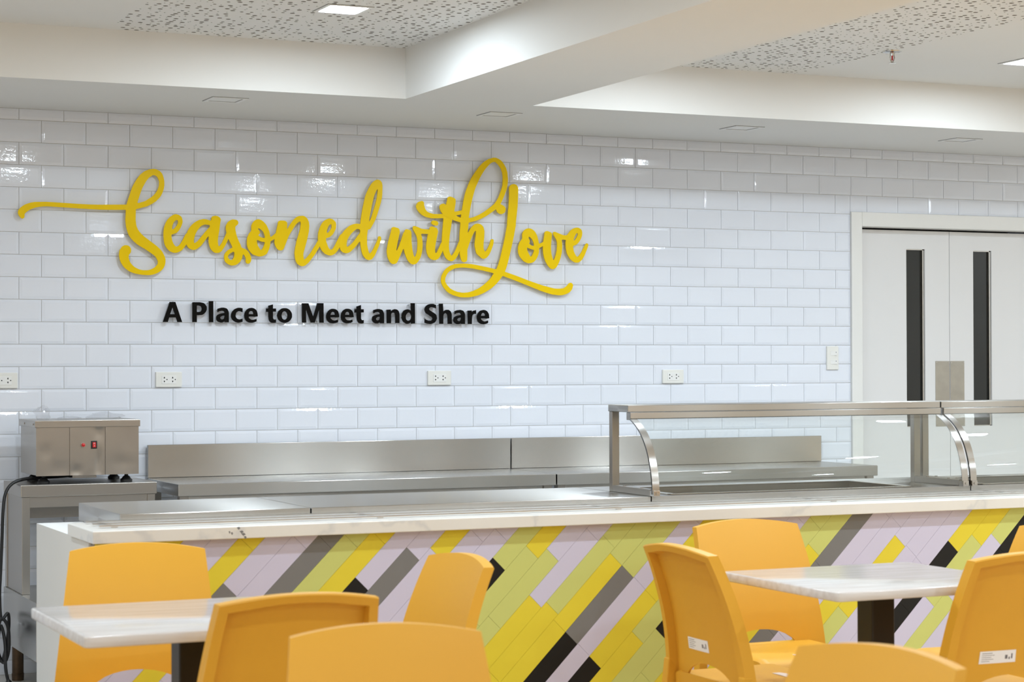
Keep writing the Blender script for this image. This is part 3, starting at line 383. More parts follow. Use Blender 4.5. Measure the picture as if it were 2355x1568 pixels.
 ('S', [[18920,16560,18900,16570,18850,16580,18810,16600,18760,16610,18710,16610,18650,16610,18600,16600,18550,16590,18500,16570,18450,16540,18410,16510,18380,16480,18360,16450,18340,16410,18330,16380,18320,16340,18330,16300,18340,16260,18360,16220,18380,16180,18410,16150,18460,16120,18500,16100,18550,16070,18590,16040,18630,16010,18670,15990,18700,15970,18720,15940,18730,15930,18740,15910,18740,15890,18740,15870,18720,15850,18710,15830,18690,15810,18660,15800,18620,15800,18580,15800,18550,15800,18520,15800,18490,15810,18460,15820,18430,15830,18410,15840,18370,15860,18350,15880,18330,15890,18330,15690,18360,15680,18400,15670,18440,15660,18490,15650,18540,15650,18590,15640,18640,15640,18690,15650,18730,15660,18780,15680,18830,15700,18870,15730,18900,15770,18930,15820,18950,15870,18970,15920,18960,15960,18950,16010,18940,16060,18910,16100,18880,16130,18830,16160,18790,16190,18740,16210,18700,16240,18660,16260,18620,16280,18590,16300,18570,16320,18560,16340,18550,16350,18550,16370,18560,16380,18570,16400,18580,16420,18600,16430,18630,16440,18660,16450,18700,16450,18740,16450,18790,16430,18840,16420,18890,16400,18920,16390]]),
 ('h', [[19080,16620,19280,16620,19300,16230,19310,16240,19330,16260,19360,16290,19390,16300,19420,16320,19450,16330,19490,16330,19530,16330,19560,16330,19590,16320,19630,16300,19650,16280,19680,16260,19700,16230,19720,16190,19730,16150,19740,16110,19740,16070,19740,16030,19740,16000,19750,15650,19540,15650,19530,16020,19520,16040,19520,16080,19510,16110,19490,16130,19470,16150,19450,16160,19420,16160,19400,16170,19380,16160,19360,16150,19340,16130,19320,16110,19310,16090,19310,16050,19300,16020,19300,16000,19300,15650,19100,15650]]),
 ('a', [[19900,16270,19920,16270,19950,16290,19980,16300,20020,16310,20060,16320,20110,16320,20150,16330,20200,16330,20240,16320,20280,16310,20320,16300,20360,16280,20380,16250,20400,16220,20420,16190,20430,16150,20440,16130,20440,16100,20440,16070,20440,16020,20440,15940,20440,15830,20440,15720,20440,15650,20240,15650,20240,15710,20230,15700,20220,15680,20200,15670,20170,15650,20150,15650,20120,15640,20090,15640,20050,15640,20020,15640,19980,15650,19940,15670,19910,15690,19880,15720,19860,15750,19840,15780,19830,15820,19830,15850,19840,15890,19850,15930,19870,15970,19900,15990,19940,16010,19980,16030,20020,16040,20080,16060,20140,16070,20200,16080,20240,16080,20240,16100,20240,16110,20230,16130,20220,16150,20210,16160,20190,16170,20170,16180,20140,16180,20120,16180,20080,16180,20050,16170,20020,16170,19990,16160,19950,16140,19920,16130,19900,16120],[20240,15960,20220,15960,20180,15950,20140,15940,20110,15940,20080,15920,20060,15910,20040,15890,20030,15870,20030,15850,20030,15840,20040,15820,20050,15810,20070,15800,20090,15790,20110,15780,20130,15780,20150,15780,20170,15790,20190,15800,20210,15820,20220,15840,20230,15860,20240,15880,20240,15900,20240,15920,20240,15940,20240,15950]]),
 ('r', [[20590,16300,20800,16310,20810,16210,20820,16230,20840,16250,20860,16280,20880,16290,20920,16310,20960,16310,21000,16320,21030,16330,21030,16140,21010,16140,20980,16140,20950,16150,20930,16140,20900,16130,20880,16120,20860,16110,20840,16080,20830,16050,20820,16020,20810,15980,20810,15950,20800,15650,20600,15650]]),
 ('e', [[21730,15930,21730,15950,21730,15980,21720,16010,21720,16040,21720,16080,21710,16120,21700,16160,21680,16190,21660,16220,21640,16250,21610,16280,21580,16300,21540,16320,21500,16330,21450,16340,21410,16340,21370,16330,21320,16320,21280,16310,21240,16290,21210,16260,21170,16220,21140,16180,21120,16140,21100,16100,21090,16060,21080,16020,21080,15970,21080,15930,21090,15880,21100,15840,21120,15800,21140,15760,21170,15730,21200,15700,21230,15680,21270,15670,21310,15650,21350,15650,21400,15640,21440,15640,21480,15650,21520,15650,21560,15660,21590,15670,21620,15680,21650,15700,21670,15710,21670,15820,21640,15820,21610,15800,21570,15790,21530,15780,21500,15780,21460,15780,21430,15790,21400,15800,21370,15810,21350,15830,21320,15850,21310,15870,21300,15880,21290,15900,21290,15920,21290,15930],[21290,16050,21290,16070,21300,16090,21310,16120,21320,16150,21340,16160,21360,16180,21390,16190,21410,16190,21430,16190,21460,16180,21480,16160,21500,16150,21510,16130,21520,16100,21520,16070,21520,16050]]),
]

# ================================================================== the room
RX0, RX1, RY0 = -4.6, 7.6, -12.6          # left wall, right wall, rear wall; tiled wall at y = 0
Z_SOFFIT, Z_CEIL = 2.514, 2.731
DOOR_X0, DOOR_X1, DOOR_Z = 4.294, 5.690, 2.176   # outer edges of the door frame

floor = structure(MB().box(RX0, RX1, RY0, -2.3, -0.06, 0).build('floor', 'floor'))
structure(MB().box(RX0, RX1, -2.3, 0.14, -0.06, 0).build('floor_kitchen', 'floor_k'))
structure(MB().box(RX0 - 0.12, RX0, RY0, 0.14, 0, 2.95).build('wall_left', 'wall_paint'))
structure(MB().box(RX1, RX1 + 0.12, RY0, 0.14, 0, 2.95).build('wall_right', 'wall_paint'))
structure(MB().box(RX0, RX1, RY0 - 0.12, RY0, 0, 2.95).build('wall_rear', 'rear_wall'))

wall = MB()
wall.box(RX0, DOOR_X0, 0.005, 0.14, 0, 2.95)
wall.box(DOOR_X0, DOOR_X1, 0.005, 0.14, DOOR_Z, 2.95)
wall.box(DOOR_X1, RX1, 0.005, 0.14, 0, 2.95)
wall_back = structure(wall.build('wall_back', 'grout', recalc=False))

# ---- metro tiles: 200 x 100 mm pitch, brick bond, bevelled faces
ROW0 = 2.464
def tile_verts(w, h, gap=0.0011, bev=0.013):
    a = gap; b = min(bev, w * 0.4, h * 0.4)
    pts = [(a, a), (w - a, a), (w - a, h - a), (a, h - a)]
    inn = [(a + b, a + b), (w - a - b, a + b), (w - a - b, h - a - b), (a + b, h - a - b)]
    v = [(x, 0.0052, z) for x, z in pts] + [(x, 0.0022, z) for x, z in pts] + [(x, 0.0, z) for x, z in inn]
    f = [(8, 9, 10, 11)]
    for i in range(4):
        j = (i + 1) % 4
        f += [(i, j, 4 + j, 4 + i), (4 + i, 4 + j, 8 + j, 8 + i)]
    return v, f
def proj_px(p):
    q = Vector(p) - CAM_POS
    d = q.dot(CAM_F)
    return 1177.5 + 4709.06 * q.dot(CAM_R) / d, 784 - 4709.06 * q.dot(CAM_U) / d, d
slots = []
for k in range(-1, 25):
    z1 = min(ROW0 - 0.1 * k, Z_SOFFIT)
    z0 = max(ROW0 - 0.1 * (k + 1), 0.0)
    x = -4.6 + (0.0 if k % 2 == 0 else 0.1) - 0.2
    while x < RX1:
        xa, xb = max(x, RX0), min(x + 0.2, RX1)
        segs = [(xa, xb)]
        if z0 < DOOR_Z - 0.001:
            segs = [s for s in ((xa, min(xb, DOOR_X0)), (max(xa, DOOR_X1), xb)) if s[1] - s[0] > 0.004]
            zz0 = z0
            if z1 > DOOR_Z + 0.004 and xb > DOOR_X0 and xa < DOOR_X1:
                slots.append((max(xa, DOOR_X0), min(xb, DOOR_X1), DOOR_Z, z1))
        for s in segs:
            if s[1] - s[0] > 0.004:
                slots.append((s[0], s[1], z0, z1))
        x += 0.2
def hidden(xa, xb, za, zb):
    xm, zm = (xa + xb) / 2, (za + zb) / 2
    px, py, d = proj_px((xm, 0, zm))
    if not (-60 < px < 2400 and 150 < py < 1600):
        return True
    if zm < 1.02 and xm > 0.46:            # behind the back counter
        return True
    if -0.02 < xm < 0.44 and zm < 1.12:    # behind the warmer and its stand
        return True
    return zm < 0.45
vis = []
rest = []
for s in slots:
    if hidden(*s):
        rest.append(s)
    else:
        px, py, d = proj_px(((s[0] + s[1]) / 2, 0, (s[2] + s[3]) / 2))
        vis.append(((s[1] - s[0]) * (s[3] - s[2]) / d ** 2, s))
vis.sort(key=lambda t: -t[0])
rest += [s for a, s in vis[300:]]
tile_cache = {}
for a, (xa, xb, za, zb) in vis[:300]:
    key = (round(xb - xa, 4), round(zb - za, 4))
    if key not in tile_cache:
        v, f = tile_verts(xb - xa, zb - za)
        me = MB().add(v, f).mesh('wall_tile', recalc=False)
        me.materials.append(M['tile'])
        tile_cache[key] = me
    o = link('wall_tile', tile_cache[key], None, wall_back)
    o.location = (xa, 0, za)
mb = MB()
for xa, xb, za, zb in rest:
    v, f = tile_verts(xb - xa, zb - za)
    mb.add([(x + xa, y, z + za) for x, y, z in v], f)
o = mb.build('wall_tiles_remaining', 'tile', wall_back, recalc=False)
o['kind'] = 'stuff'

# ---- ceiling: soffit and beams hang below a flat, partly perforated ceiling
BEAM_X = [(-2.545, -1.94), (1.36, 1.965), (5.265, 5.87)]
BEAM_Y = [(-0.987, 0.005), (-7.90, -7.30)]
beam = MB()
def grid_rects():
    xs = [RX0]; 
    for a, b in BEAM_X: xs += [a, b]
    xs.append(RX1)
    ys = [0.005]
    for a, b in BEAM_Y: ys += [b, a]
    ys.append(RY0)
    return xs, ys
structure(MB().box(RX0, RX1, BEAM_Y[0][0], BEAM_Y[0][1], Z_SOFFIT, 2.95).build('ceiling_soffit', 'paint'))
n = 1
for i, (a, b) in enumerate(BEAM_X):
    structure(MB().box(a, b, RY0, BEAM_Y[0][0], Z_SOFFIT, 2.95).build('trim_%d' % (n + 1), 'paint')); n += 1
xgap = [(RX0, BEAM_X[0][0])] + [(BEAM_X[i][1], BEAM_X[i + 1][0]) for i in range(2)] + [(BEAM_X[2][1], RX1)]
for a, b in BEAM_Y[1:]:
    for xa, xb in xgap:
        structure(MB().box(xa, xb, a, b, Z_SOFFIT, 2.95).build('trim_%d' % (n + 1), 'paint')); n += 1
PERF = [(0.052, 1.36, -3.60, -0.987), (1.965, 3.335, -3.60, -0.987)]
cm = MB()
ygap = [(BEAM_Y[1][1], BEAM_Y[0][0]), (RY0, BEAM_Y[1][0])]
for j, (ya, yb) in enumerate(ygap):
    for i, (xa, xb) in enumerate(xgap):
        spans = [(xa, xb, ya)]
        if j == 0 and i == 1: spans = [(xa, 0.052, ya), (0.052, xb, -3.6)]
        if j == 0 and i == 2: spans = [(3.335, xb, ya), (xa, 3.335, -3.6)]
        for s0, s1, yl in spans:
            cm.box(s0, s1, ya, yb if yl == ya else yl, Z_CEIL, Z_CEIL + 0.1)
ceiling = structure(cm.build('ceiling', 'paint', recalc=False))
rnd = random.Random(7)
for (xa, xb, ya, yb) in PERF:
    pm = MB(); c = 0.0375
    nx = int(round((xb - xa) / c)); ny = int(round((yb - ya) / c))
    cx, cy = (xb - xa) / nx, (yb - ya) / ny
    T = 0.0125
    for i in range(nx):
        for j in range(ny):
            x0, y0 = xa + i * cx, ya + j * cy
            t = rnd.random()
            r = 0.010 if t < 0.22 else 0.0072 if t < 0.45 else 0.0036 if t < 0.80 else 0.0
            if r == 0:
                pm.add([(x0, y0, Z_CEIL), (x0, y0 + cy, Z_CEIL), (x0 + cx, y0 + cy, Z_CEIL), (x0 + cx, y0, Z_CEIL)], [(0, 1, 2, 3)])
                continue
            m_ = r + 0.002
            hx = x0 + m_ + rnd.random() * (cx - 2 * m_); hy = y0 + m_ + rnd.random() * (cy - 2 * m_)
            ring = [(hx + r * math.cos(k * math.pi / 4), hy + r * math.sin(k * math.pi / 4)) for k in range(8)]
            co = [(x0 + cx, y0 + cy), (x0, y0 + cy), (x0, y0), (x0 + cx, y0)]
            v = [(p[0], p[1], Z_CEIL) for p in ring] + [(p[0], p[1], Z_CEIL) for p in co] + [(p[0], p[1], Z_CEIL + T) for p in ring]
            f = []
            # ring points 0..7 at 0,45,..; corner 0 at 45deg, 1 at 135, 2 at 225, 3 at 315
            f += [(8, 1, 0), (8, 2, 1), (9, 3, 2), (9, 4, 3), (10, 5, 4), (10, 6, 5), (11, 7, 6), (11, 0, 7)]
            f += [(8, 9, 2), (9, 10, 4), (10, 11, 6), (11, 8, 0)]
            for k in range(8):
                k2 = (k + 1) % 8
                f.append((k, k2, 12 + k2, 12 + k))
            pm.add(v, f)
    o = pm.build('perforated_panel', 'paint', ceiling, recalc=False)
    o.data.materials.append(M['hole_wall'])
    for p in o.data.polygons:
        if abs(p.normal.z) < 0.5:
            p.material_index = 1
    o['label'] = 'white acoustic board with round holes of three sizes'
    MB().box(xa, xb, ya, yb, Z_CEIL + 0.02, Z_CEIL + 0.1).build('panel_backing', 'void', ceiling)

# ---- square recessed ceiling lamps
def ceiling_lamp(x, y, z, lit, label, group, s=0.150):
    t = thing('ceiling_lamp', label, 'lamp', (x, y, z), group)
    fr = MB(); a = s / 2; b = a + 0.016
    for x0, x1, y0, y1 in ((-b, b, a, b), (-b, b, -b, -a), (-b, -a, -a, a), (a, b, -a, a)):
        fr.box(x + x0, x + x1, y + y0, y + y1, z - 0.004, z + 0.0)
    fr.build('lamp_frame', 'lamp_off', t, recalc=False)
    gp = MB(); c = a - 0.003; e = b + 0.002
    for x0, x1, y0, y1 in ((-a, a, c, a), (-a, a, -a, -c), (-a, -c, -c, c), (c, a, -c, c), (-e, e, b, e), (-e, e, -e, -b), (-e, -b, -b, b), (b, e, -b, b)):
        gp.box(x + x0, x + x1, y + y0, y + y1, z - 0.0022, z + 0.0)
    gp.build('shadow_gap', 'gap', t, recalc=False)
    zz = z - 0.0012
    MB().add([(x - a, y - a, zz), (x - a, y + a, zz), (x + a, y + a, zz), (x + a, y - a, zz)], [(0, 1, 2, 3)]).build('diffuser', 'lamp_on' if lit else 'lamp_off', t, recalc=False)
    return t
ceiling_lamp(0.78, -1.81, Z_CEIL, True, 'lit square lamp in the perforated ceiling panel above the yellow lettering', 'lit ceiling lamps')
ceiling_lamp(4.085, -1.735, Z_CEIL, True, 'lit square lamp in the ceiling right of the sprinkler, cut by the right edge', 'lit ceiling lamps')
for x, y, lab in ((0.655, -0.66, 'unlit square lamp in the soffit above the letters of the word starting with S'),
                  (1.955, -0.645, 'unlit square lamp in the soffit between the two ceiling recesses'),
                  (3.262, -0.61, 'unlit square lamp in the soffit left of the double door'),
                  (4.575, -0.585, 'unlit square lamp in the soffit above the double door')):
    ceiling_lamp(x, y, Z_SOFFIT, False, lab, 'unlit soffit lamps', s=0.125)
LIT = [(2.44, -1.80), (6.85, -1.75), (2.25, -2.95), (4.55, -2.95), (6.85, -2.95), (-0.30, -2.95), (-1.6, -3.1), (-3.4, -2.95)]  # unseen lamps; left ones added to brighten the tiles and white counter end
for yy in (-4.75, -6.6, -8.9, -11.8):
    for xx in (-3.4, -0.88, 0.78, 3.0, 4.6, 6.8):
        if (xx, yy) not in ((-0.88, -4.75), (0.78, -6.6)):
            LIT.append((xx, yy))
for x, y in LIT:
    ceiling_lamp(x, y, Z_CEIL, True, 'unseen lit square lamp in the dining room ceiling outside the picture', 'dining room ceiling lamps')

# ---- sprinkler
sp = thing('fire_sprinkler', 'chrome fire sprinkler with a red bulb hanging from the ceiling', 'sprinkler', (3.338, -1.756, Z_CEIL))
sx, sy = 3.338, -1.756
MB().rings([((sx, sy, Z_CEIL), 0.043), ((sx, sy, Z_CEIL - 0.004), 0.041), ((sx, sy, Z_CEIL - 0.009), 0.030), ((sx, sy, Z_CEIL - 0.010), 0.012)], 24).build('escutcheon', 'chrome', sp, smooth=True)
MB().cyl((sx, sy, Z_CEIL - 0.010), (sx, sy, Z_CEIL - 0.020), 0.011, 0.010).build('nozzle', 'chrome', sp, smooth=True)
for s in (-1, 1):
    MB().rings([((sx + s * 0.009, sy, Z_CEIL - 0.016), 0.0028), ((sx + s * 0.0115, sy, Z_CEIL - 0.028), 0.0026), ((sx + s * 0.007, sy, Z_CEIL - 0.042), 0.0026), ((sx, sy, Z_CEIL - 0.049), 0.0035)], 8).build('frame_arm', 'chrome', sp, smooth=True)
MB().cyl((sx, sy, Z_CEIL - 0.020), (sx, sy, Z_CEIL - 0.040), 0.0034).build('glass_bulb', 'red', sp, smooth=True)
MB().rings([((sx, sy, Z_CEIL - 0.048), 0.005), ((sx, sy, Z_CEIL - 0.051), 0.016), ((sx, sy, Z_CEIL - 0.053), 0.016)], 20).build('deflector', 'chrome', sp, smooth=True)

# ---- double door
fr = MB()
JW = 0.068
fr.box(DOOR_X0, DOOR_X0 + JW, -0.012, 0.14, 0, DOOR_Z)
fr.box(DOOR_X1 - JW, DOOR_X1, -0.012, 0.14, 0, DOOR_Z)
fr.box(DOOR_X0 + JW, DOOR_X1 - JW, -0.012, 0.14, 2.100, DOOR_Z)
structure(fr.build('trim_1', 'trim', bevel=0.003))
DY = 0.075
LX = (4.366, 4.9905, 5.618)
door_specs = [(LX[0], LX[1] - 0.0015, 4.705, 4.828, 4.8935), (LX[1] + 0.0015, LX[2], 5.151, 5.276, 4.993)]
for i, (xa, xb, wa, wb, plx) in enumerate(door_specs):
    z0, z1 = 0.008, 2.090
    wz0, wz1 = 1.055, 1.990
    mb = MB()
    mb.box(xa, wa, DY, DY + 0.045, z0, z1); mb.box(wb, xb, DY, DY + 0.045, z0, z1)
    mb.box(wa, wb, DY, DY + 0.045, z0, wz0); mb.box(wa, wb, DY, DY + 0.045, wz1, z1)
    d = structure(mb.build('door_%d' % (i + 1), 'door', recalc=False))
    d['label'] = ['left leaf of the white double door with a slim dark window', 'right leaf of the white double door with a slim dark window'][i]
    MB().box(wa, wb, DY + 0.020, DY + 0.026, wz0, wz1).build('window_pane', 'dark_glass', d)
    bd = MB()
    for x0, x1, za, zb in ((wb - 0.012, wb, wz0, wz1), (wa, wa + 0.004, wz0, wz1), (wa, wb, wz1 - 0.005, wz1), (wa, wb, wz0, wz0 + 0.005)):
        bd.box(x0, x1, DY + 0.008, DY + 0.02, za, zb)
    bd.build('window_bead', 'chrome', d, recalc=False)
    pl = MB().box(plx, plx + 0.0945, DY - 0.0015, DY, 1.055, 1.378).build('push_plate', 'plate', d, bevel=0.0006)
    for sxx in (plx + 0.008, plx + 0.088):
        for sz in (1.064, 1.146, 1.369):
            MB().cyl((sxx, DY - 0.003, sz), (sxx, DY, sz), 0.0032, n=8).build('screw', 'chrome', pl)
# the room beyond the door stays dark
structure(MB().box(4.2, 5.8, 0.6, 0.65, 0, 2.6).build('wall_beyond_door', 'void'))

# ================================================================== on the tiled wall
def glyph_mesh(loops, y_front, y_back):
    """extrude outline loops (x, z) into a plate facing -y; loops inside another loop are holes"""
    L = [[(q[i] / 1e4, q[i + 1] / 1e4) for i in range(0, len(q), 2)] for q in loops]
    def inside(p, poly):
        c = False
        for (ax, ay), (bx, by) in zip(poly, poly[1:] + poly[:1]):
            if (ay > p[1]) != (by > p[1]) and p[0] < (bx - ax) * (p[1] - ay) / (by - ay) + ax:
                c = not c
        return c
    outers = [q for i, q in enumerate(L) if not any(inside(q[0], r) for j, r in enumerate(L) if j != i)]
    mb = MB()
    for oq in outers:
        holes = [q for q in L if q is not oq and q not in outers and inside(q[0], oq)]
        polys = [oq] + holes
        flat = [p for q in polys for p in q]
        tris = tessellate_polygon([[Vector((x, z, 0)) for x, z in q] for q in polys])
        n_ = len(flat)
        v = [(x, y_front, z) for x, z in flat] + [(x, y_back, z) for x, z in flat]
        f = []
        for t in tris:
            a, b, c = [Vector(flat[i]).to_3d() for i in t]
            if (b - a).cross(c - a).z < 0:
                t = (t[0], t[2], t[1])
            f.append(tuple(t)); f.append(tuple(i + n_ for i in reversed(t)))
        o_ = 0
        for q in polys:
            k = len(q)
            for i in range(k):
                j = (i + 1) % k
                f.append((o_ + i, o_ + n_ + i, o_ + n_ + j, o_ + j))
            o_ += k
        mb.add(v, f)
    return mb, outers
sign = thing('script_sign', 'yellow script lettering reading Seasoned with Love on the white tiled wall', 'sign', (1.3, 0.0, 1.9))
for i, (ch, loops) in enumerate(SCRIPT_GLYPHS):
    mb, outers = glyph_mesh(loops, -0.030 - 0.0005 * (i % 2), -0.0235)
    o = mb.build('letter', 'yellow', sign)
    o['label'] = 'yellow letter %s' % ch
    for oq in outers:
        for p in (oq[0], oq[len(oq) // 2]):
            c = Vector((sum(q[0] for q in oq) / len(oq), sum(q[1] for q in oq) / len(oq)))
            q = Vector(p) + (c - Vector(p)).normalized() * 0.008
            MB().cyl((q.x, -0.0250, q.y), (q.x, 0.003, q.y), 0.003, n=8).build('standoff_pin', 'pin', o)
tagl = thing('tagline_sign', 'black block lettering reading A Place to Meet and Share below the yellow script', 'sign', (1.36, 0.0, 1.58))
for i, (ch, loops) in enumerate(TAGLINE_GLYPHS):
    mb, outers = glyph_mesh(loops, -0.030, -0.022)
    o = mb.build('letter', 'black_acrylic', tagl)
    o['label'] = 'black letter %s' % ch
    oq = outers[0]
    for p in (oq[0], oq[len(oq) // 2]):
        c = Vector((sum(q[0] for q in oq) / len(oq), sum(q[1] for q in oq) / len(oq)))
        q = Vector(p) + (c - Vector(p)).normalized() * 0.008
        MB().cyl((q.x, -0.0240, q.y), (q.x, 0.003, q.y), 0.003, n=8).build('standoff_pin', 'pin', o)

def outlet(x, label):
    t = thing('wall_outlet', label, 'outlet', (x, 0, 1.303), 'double wall outlets in the tiled wall')
    w, h, zc = 0.122, 0.070, 1.303
    MB().box(x - w / 2, x + w / 2, -0.010, 0.004, zc - h / 2, zc + h / 2).build('cover_plate', 'outlet', t, bevel=0.003)
    ins = MB().box(x - 0.034, x + 0.034, -0.0115, -0.008, zc - 0.020, zc + 0.018).build('socket_insert', 'outlet_in', t, bevel=0.0008)
    hm = MB()
    for dx in (-0.022, 0.017):
        for s in (1, -1):
            hm.prism([(x + dx - 0.0034, zc + s * 0.0055), (x + dx + 0.0034, zc + s * 0.0055), (x + dx + 0.001, zc + s * 0.0125), (x + dx - 0.001, zc + s * 0.0125)], 1, -0.0121, -0.0105)
        hm.cyl((x + dx + 0.012, -0.0121, zc), (x + dx + 0.012, -0.0105, zc), 0.0026, n=10)
    hm.build('socket_slots', 'hole', ins)
outlet(-0.168, 'white double wall outlet cut by the left edge of the picture')
outlet(0.578, 'white double wall outlet above the steel food warmer')
outlet(1.918, 'white double wall outlet in the middle of the tiled wall')
outlet(3.209, 'white double wall outlet left of the double door')
sw = thing('light_switch', 'white two-gang light switch beside the double door', 'switch', (4.173, 0, 1.396))
MB().box(4.137, 4.210, -0.010, 0.004, 1.334, 1.459).build('cover_plate', 'outlet', sw, bevel=0.003)
for zc in (1.421, 1.374):
    r = MB().hexa([(4.160, -0.0105, zc - 0.011), (4.197, -0.0145, zc - 0.011), (4.197, -0.008, zc - 0.011), (4.160, -0.008, zc - 0.011)],
              [(4.160, -0.0105, zc + 0.011), (4.197, -0.0145, zc + 0.011), (4.197, -0.008, zc + 0.011), (4.160, -0.008, zc + 0.011)]).build('rocker', 'outlet_in', sw)
    MB().box(4.190, 4.192, -0.0150, -0.013, zc + 0.002, zc + 0.008).build('marker', 'ink', r)

# ================================================================== behind the counter
def steel_table(name, label, x0, x1):
    t = thing(name, label, 'counter', ((x0 + x1) / 2, -0.28, 0), 'steel work counters along the tiled wall')
    part_box('top', 'steel', t, x0, x1, -0.550, -0.012, 0.802, 0.855, 0.003)
    part_box('backsplash', 'steel', t, x0, x1, -0.034, -0.012, 0.856, 1.006, 0.002)
    part_box('apron', 'steel', t, x0 + 0.05, x1 - 0.05, -0.520, -0.500, 0.700, 0.801)
    for lx in (x0 + 0.012, x1 - 0.052):
        for ly in (-0.530, -0.070):
            part_box('leg', 'steel_s', t, lx, lx + 0.04, ly, ly + 0.04, 0, 0.801)
    part_box('undershelf', 'steel', t, x0 + 0.05, x1 - 0.05, -0.50, -0.05, 0.22, 0.25)
    return t
steel_table('steel_counter', 'long steel wall counter with backsplash, beside the food warmer', 0.474, 2.283)
steel_table('steel_counter', 'steel wall counter with backsplash, seen through the curved glass guard', 2.289, 4.082)

# ---- stand under the warmer
st = thing('equipment_stand', 'low steel stand on bronze feet holding the food warmer', 'stand', (0.10, -0.32, 0))
SX0, SX1, SY0, SY1 = -0.189, 0.394, -0.500, -0.115
part_box('top', 'steel_s', st, SX0, SX1, SY0, SY1, 0.815, 0.866, 0.003)
part_box('apron', 'steel_s', st, SX0 + 0.035, SX1 - 0.035, SY0 + 0.012, SY0 + 0.03, 0.770, 0.8145)
part_box('side_panel', 'steel_s', st, SX0 + 0.010, SX0 + 0.014, SY0 + 0.041, SY1 - 0.041, 0.405, 0.8145)
part_box('rear_apron', 'steel_s', st, SX0 + 0.042, SX1 - 0.042, SY1 - 0.03, SY1 - 0.012, 0.700, 0.8145)
for lx in (SX0 + 0.006, SX1 - 0.040):
    for ly in (SY0 + 0.006, SY1 - 0.040):
        part_box('leg', 'steel_s', st, lx, lx + 0.034, ly, ly + 0.034, 0.405, 0.8145, 0.002)
part_box('base_box', 'steel', st, SX0, SX1, -0.82, SY1, 0.165, 0.404, 0.002)
for lx in (SX0 + 0.05, SX1 - 0.05):
    for ly in (-0.77, SY1 - 0.06):
        MB().rings([((lx, ly, 0), 0.026), ((lx, ly, 0.03), 0.027), ((lx, ly, 0.032), 0.025), ((lx, ly, 0.17), 0.025)], 18).build('foot', 'bronze', st, smooth=True)

# ---- countertop food warmer
fw = thing('food_warmer', 'dented steel food warmer box with a red switch', 'warmer', (0.10, -0.30, 0.866))
WX0, WX1, WY0, WY1 = -0.121, 0.321, -0.476, -0.135
part_box('housing', 'steel_s', fw, WX0 + 0.003, WX1 - 0.003, WY0 + 0.006, WY1, 0.902, 1.112, 0.002)
def dented(xa, xb, za, zb, y, dents):
    """front sheet with shallow dents, as a fine grid with thickness"""
    mb = MB(); nx, nz = 18, 24; o = 0; v = []; f = []
    for side in (0, 1):
        for j in range(nz + 1):
            for i in range(nx + 1):
                x = xa + (xb - xa) * i / nx; z = za + (zb - za) * j / nz
                d = sum(a * math.exp(-((x - cx) / sx_) ** 2 - ((z - cz) / sz_) ** 2) for cx, cz, sx_, sz_, a in dents) if 0 < i < nx and 0 < j < nz else 0
                v.append((x, y + d + side * 0.004, z))
    N = (nx + 1) * (nz + 1)
    for j in range(nz):
        for i in range(nx):
            a = j * (nx + 1) + i
            f.append((a, a + 1, a + nx + 2, a + nx + 1)); f.append((N + a + nx + 1, N + a + nx + 2, N + a + 1, N + a))
    for i in range(nx):
        f.append((i + 1, i, N + i, N + i + 1)); a = nz * (nx + 1) + i; f.append((a, a + 1, N + a + 1, N + a))
    for j in range(nz):
        a = j * (nx + 1); f.append((a, a + nx + 1, N + a + nx + 1, N + a)); a += nx; f.append((a + nx + 1, a, N + a, N + a + nx + 1))
    return mb.add(v, f)
seams = (WX0, 0.0215, 0.1745, WX1)
dent_sets = ([(-0.08, 1.0, 0.02, 0.03, 0.0016), (-0.02, 0.93, 0.05, 0.03, 0.001)],
             [(0.145, 0.955, 0.012, 0.05, 0.003), (0.15, 1.08, 0.02, 0.03, 0.0025), (0.05, 0.92, 0.02, 0.02, 0.002)],
             [(0.25, 0.95, 0.05, 0.03, 0.0012), (0.28, 1.04, 0.03, 0.05, 0.001)])
for i in range(3):
    dented(seams[i] + 0.001, seams[i + 1] - 0.001, 0.901, 1.106, WY0, dent_sets[i]).build('front_panel', 'steel_s', fw, smooth=True)
part_box('lid', 'steel_s', fw, WX0 - 0.005, WX1 + 0.005, WY0 - 0.005, WY1 + 0.005, 1.106, 1.136, 0.002)
for ry in (WY0 + 0.03, WY0 + 0.22):
    MB().cyl((WX0 - 0.008, ry, 1.120), (WX0 - 0.004, ry, 1.120), 0.004, n=10).build('rivet', 'chrome', fw)
il = MB().rings([((0.079, WY0 - 0.001, 1.030), 0.0105), ((0.079, WY0 - 0.005, 1.030), 0.0100)], 20).build('indicator_bezel', 'chrome', fw, smooth=True)
MB().rings([((0.079, WY0 - 0.004, 1.030), 0.0085), ((0.079, WY0 - 0.010, 1.030), 0.0075), ((0.079, WY0 - 0.013, 1.030), 0.003)], 16).build('indicator_lens', 'red', il, smooth=True)
sb = part_box('switch_bezel', 'black_plastic', fw, 0.1130, 0.1390, WY0 - 0.004, WY0 + 0.001, 1.0130, 1.0470, 0.0015)
rk = MB().hexa([(0.119, WY0 - 0.0085, 1.019), (0.133, WY0 - 0.0085, 1.019), (0.133, WY0 - 0.003, 1.019), (0.119, WY0 - 0.003, 1.019)],
          [(0.119, WY0 - 0.0055, 1.041), (0.133, WY0 - 0.0055, 1.041), (0.133, WY0 - 0.003, 1.041), (0.119, WY0 - 0.003, 1.041)]).build('rocker', 'red', sb)
mk = MB().box(0.1254, 0.1266, WY0 - 0.0090, WY0 - 0.0070, 1.0225, 1.0285)
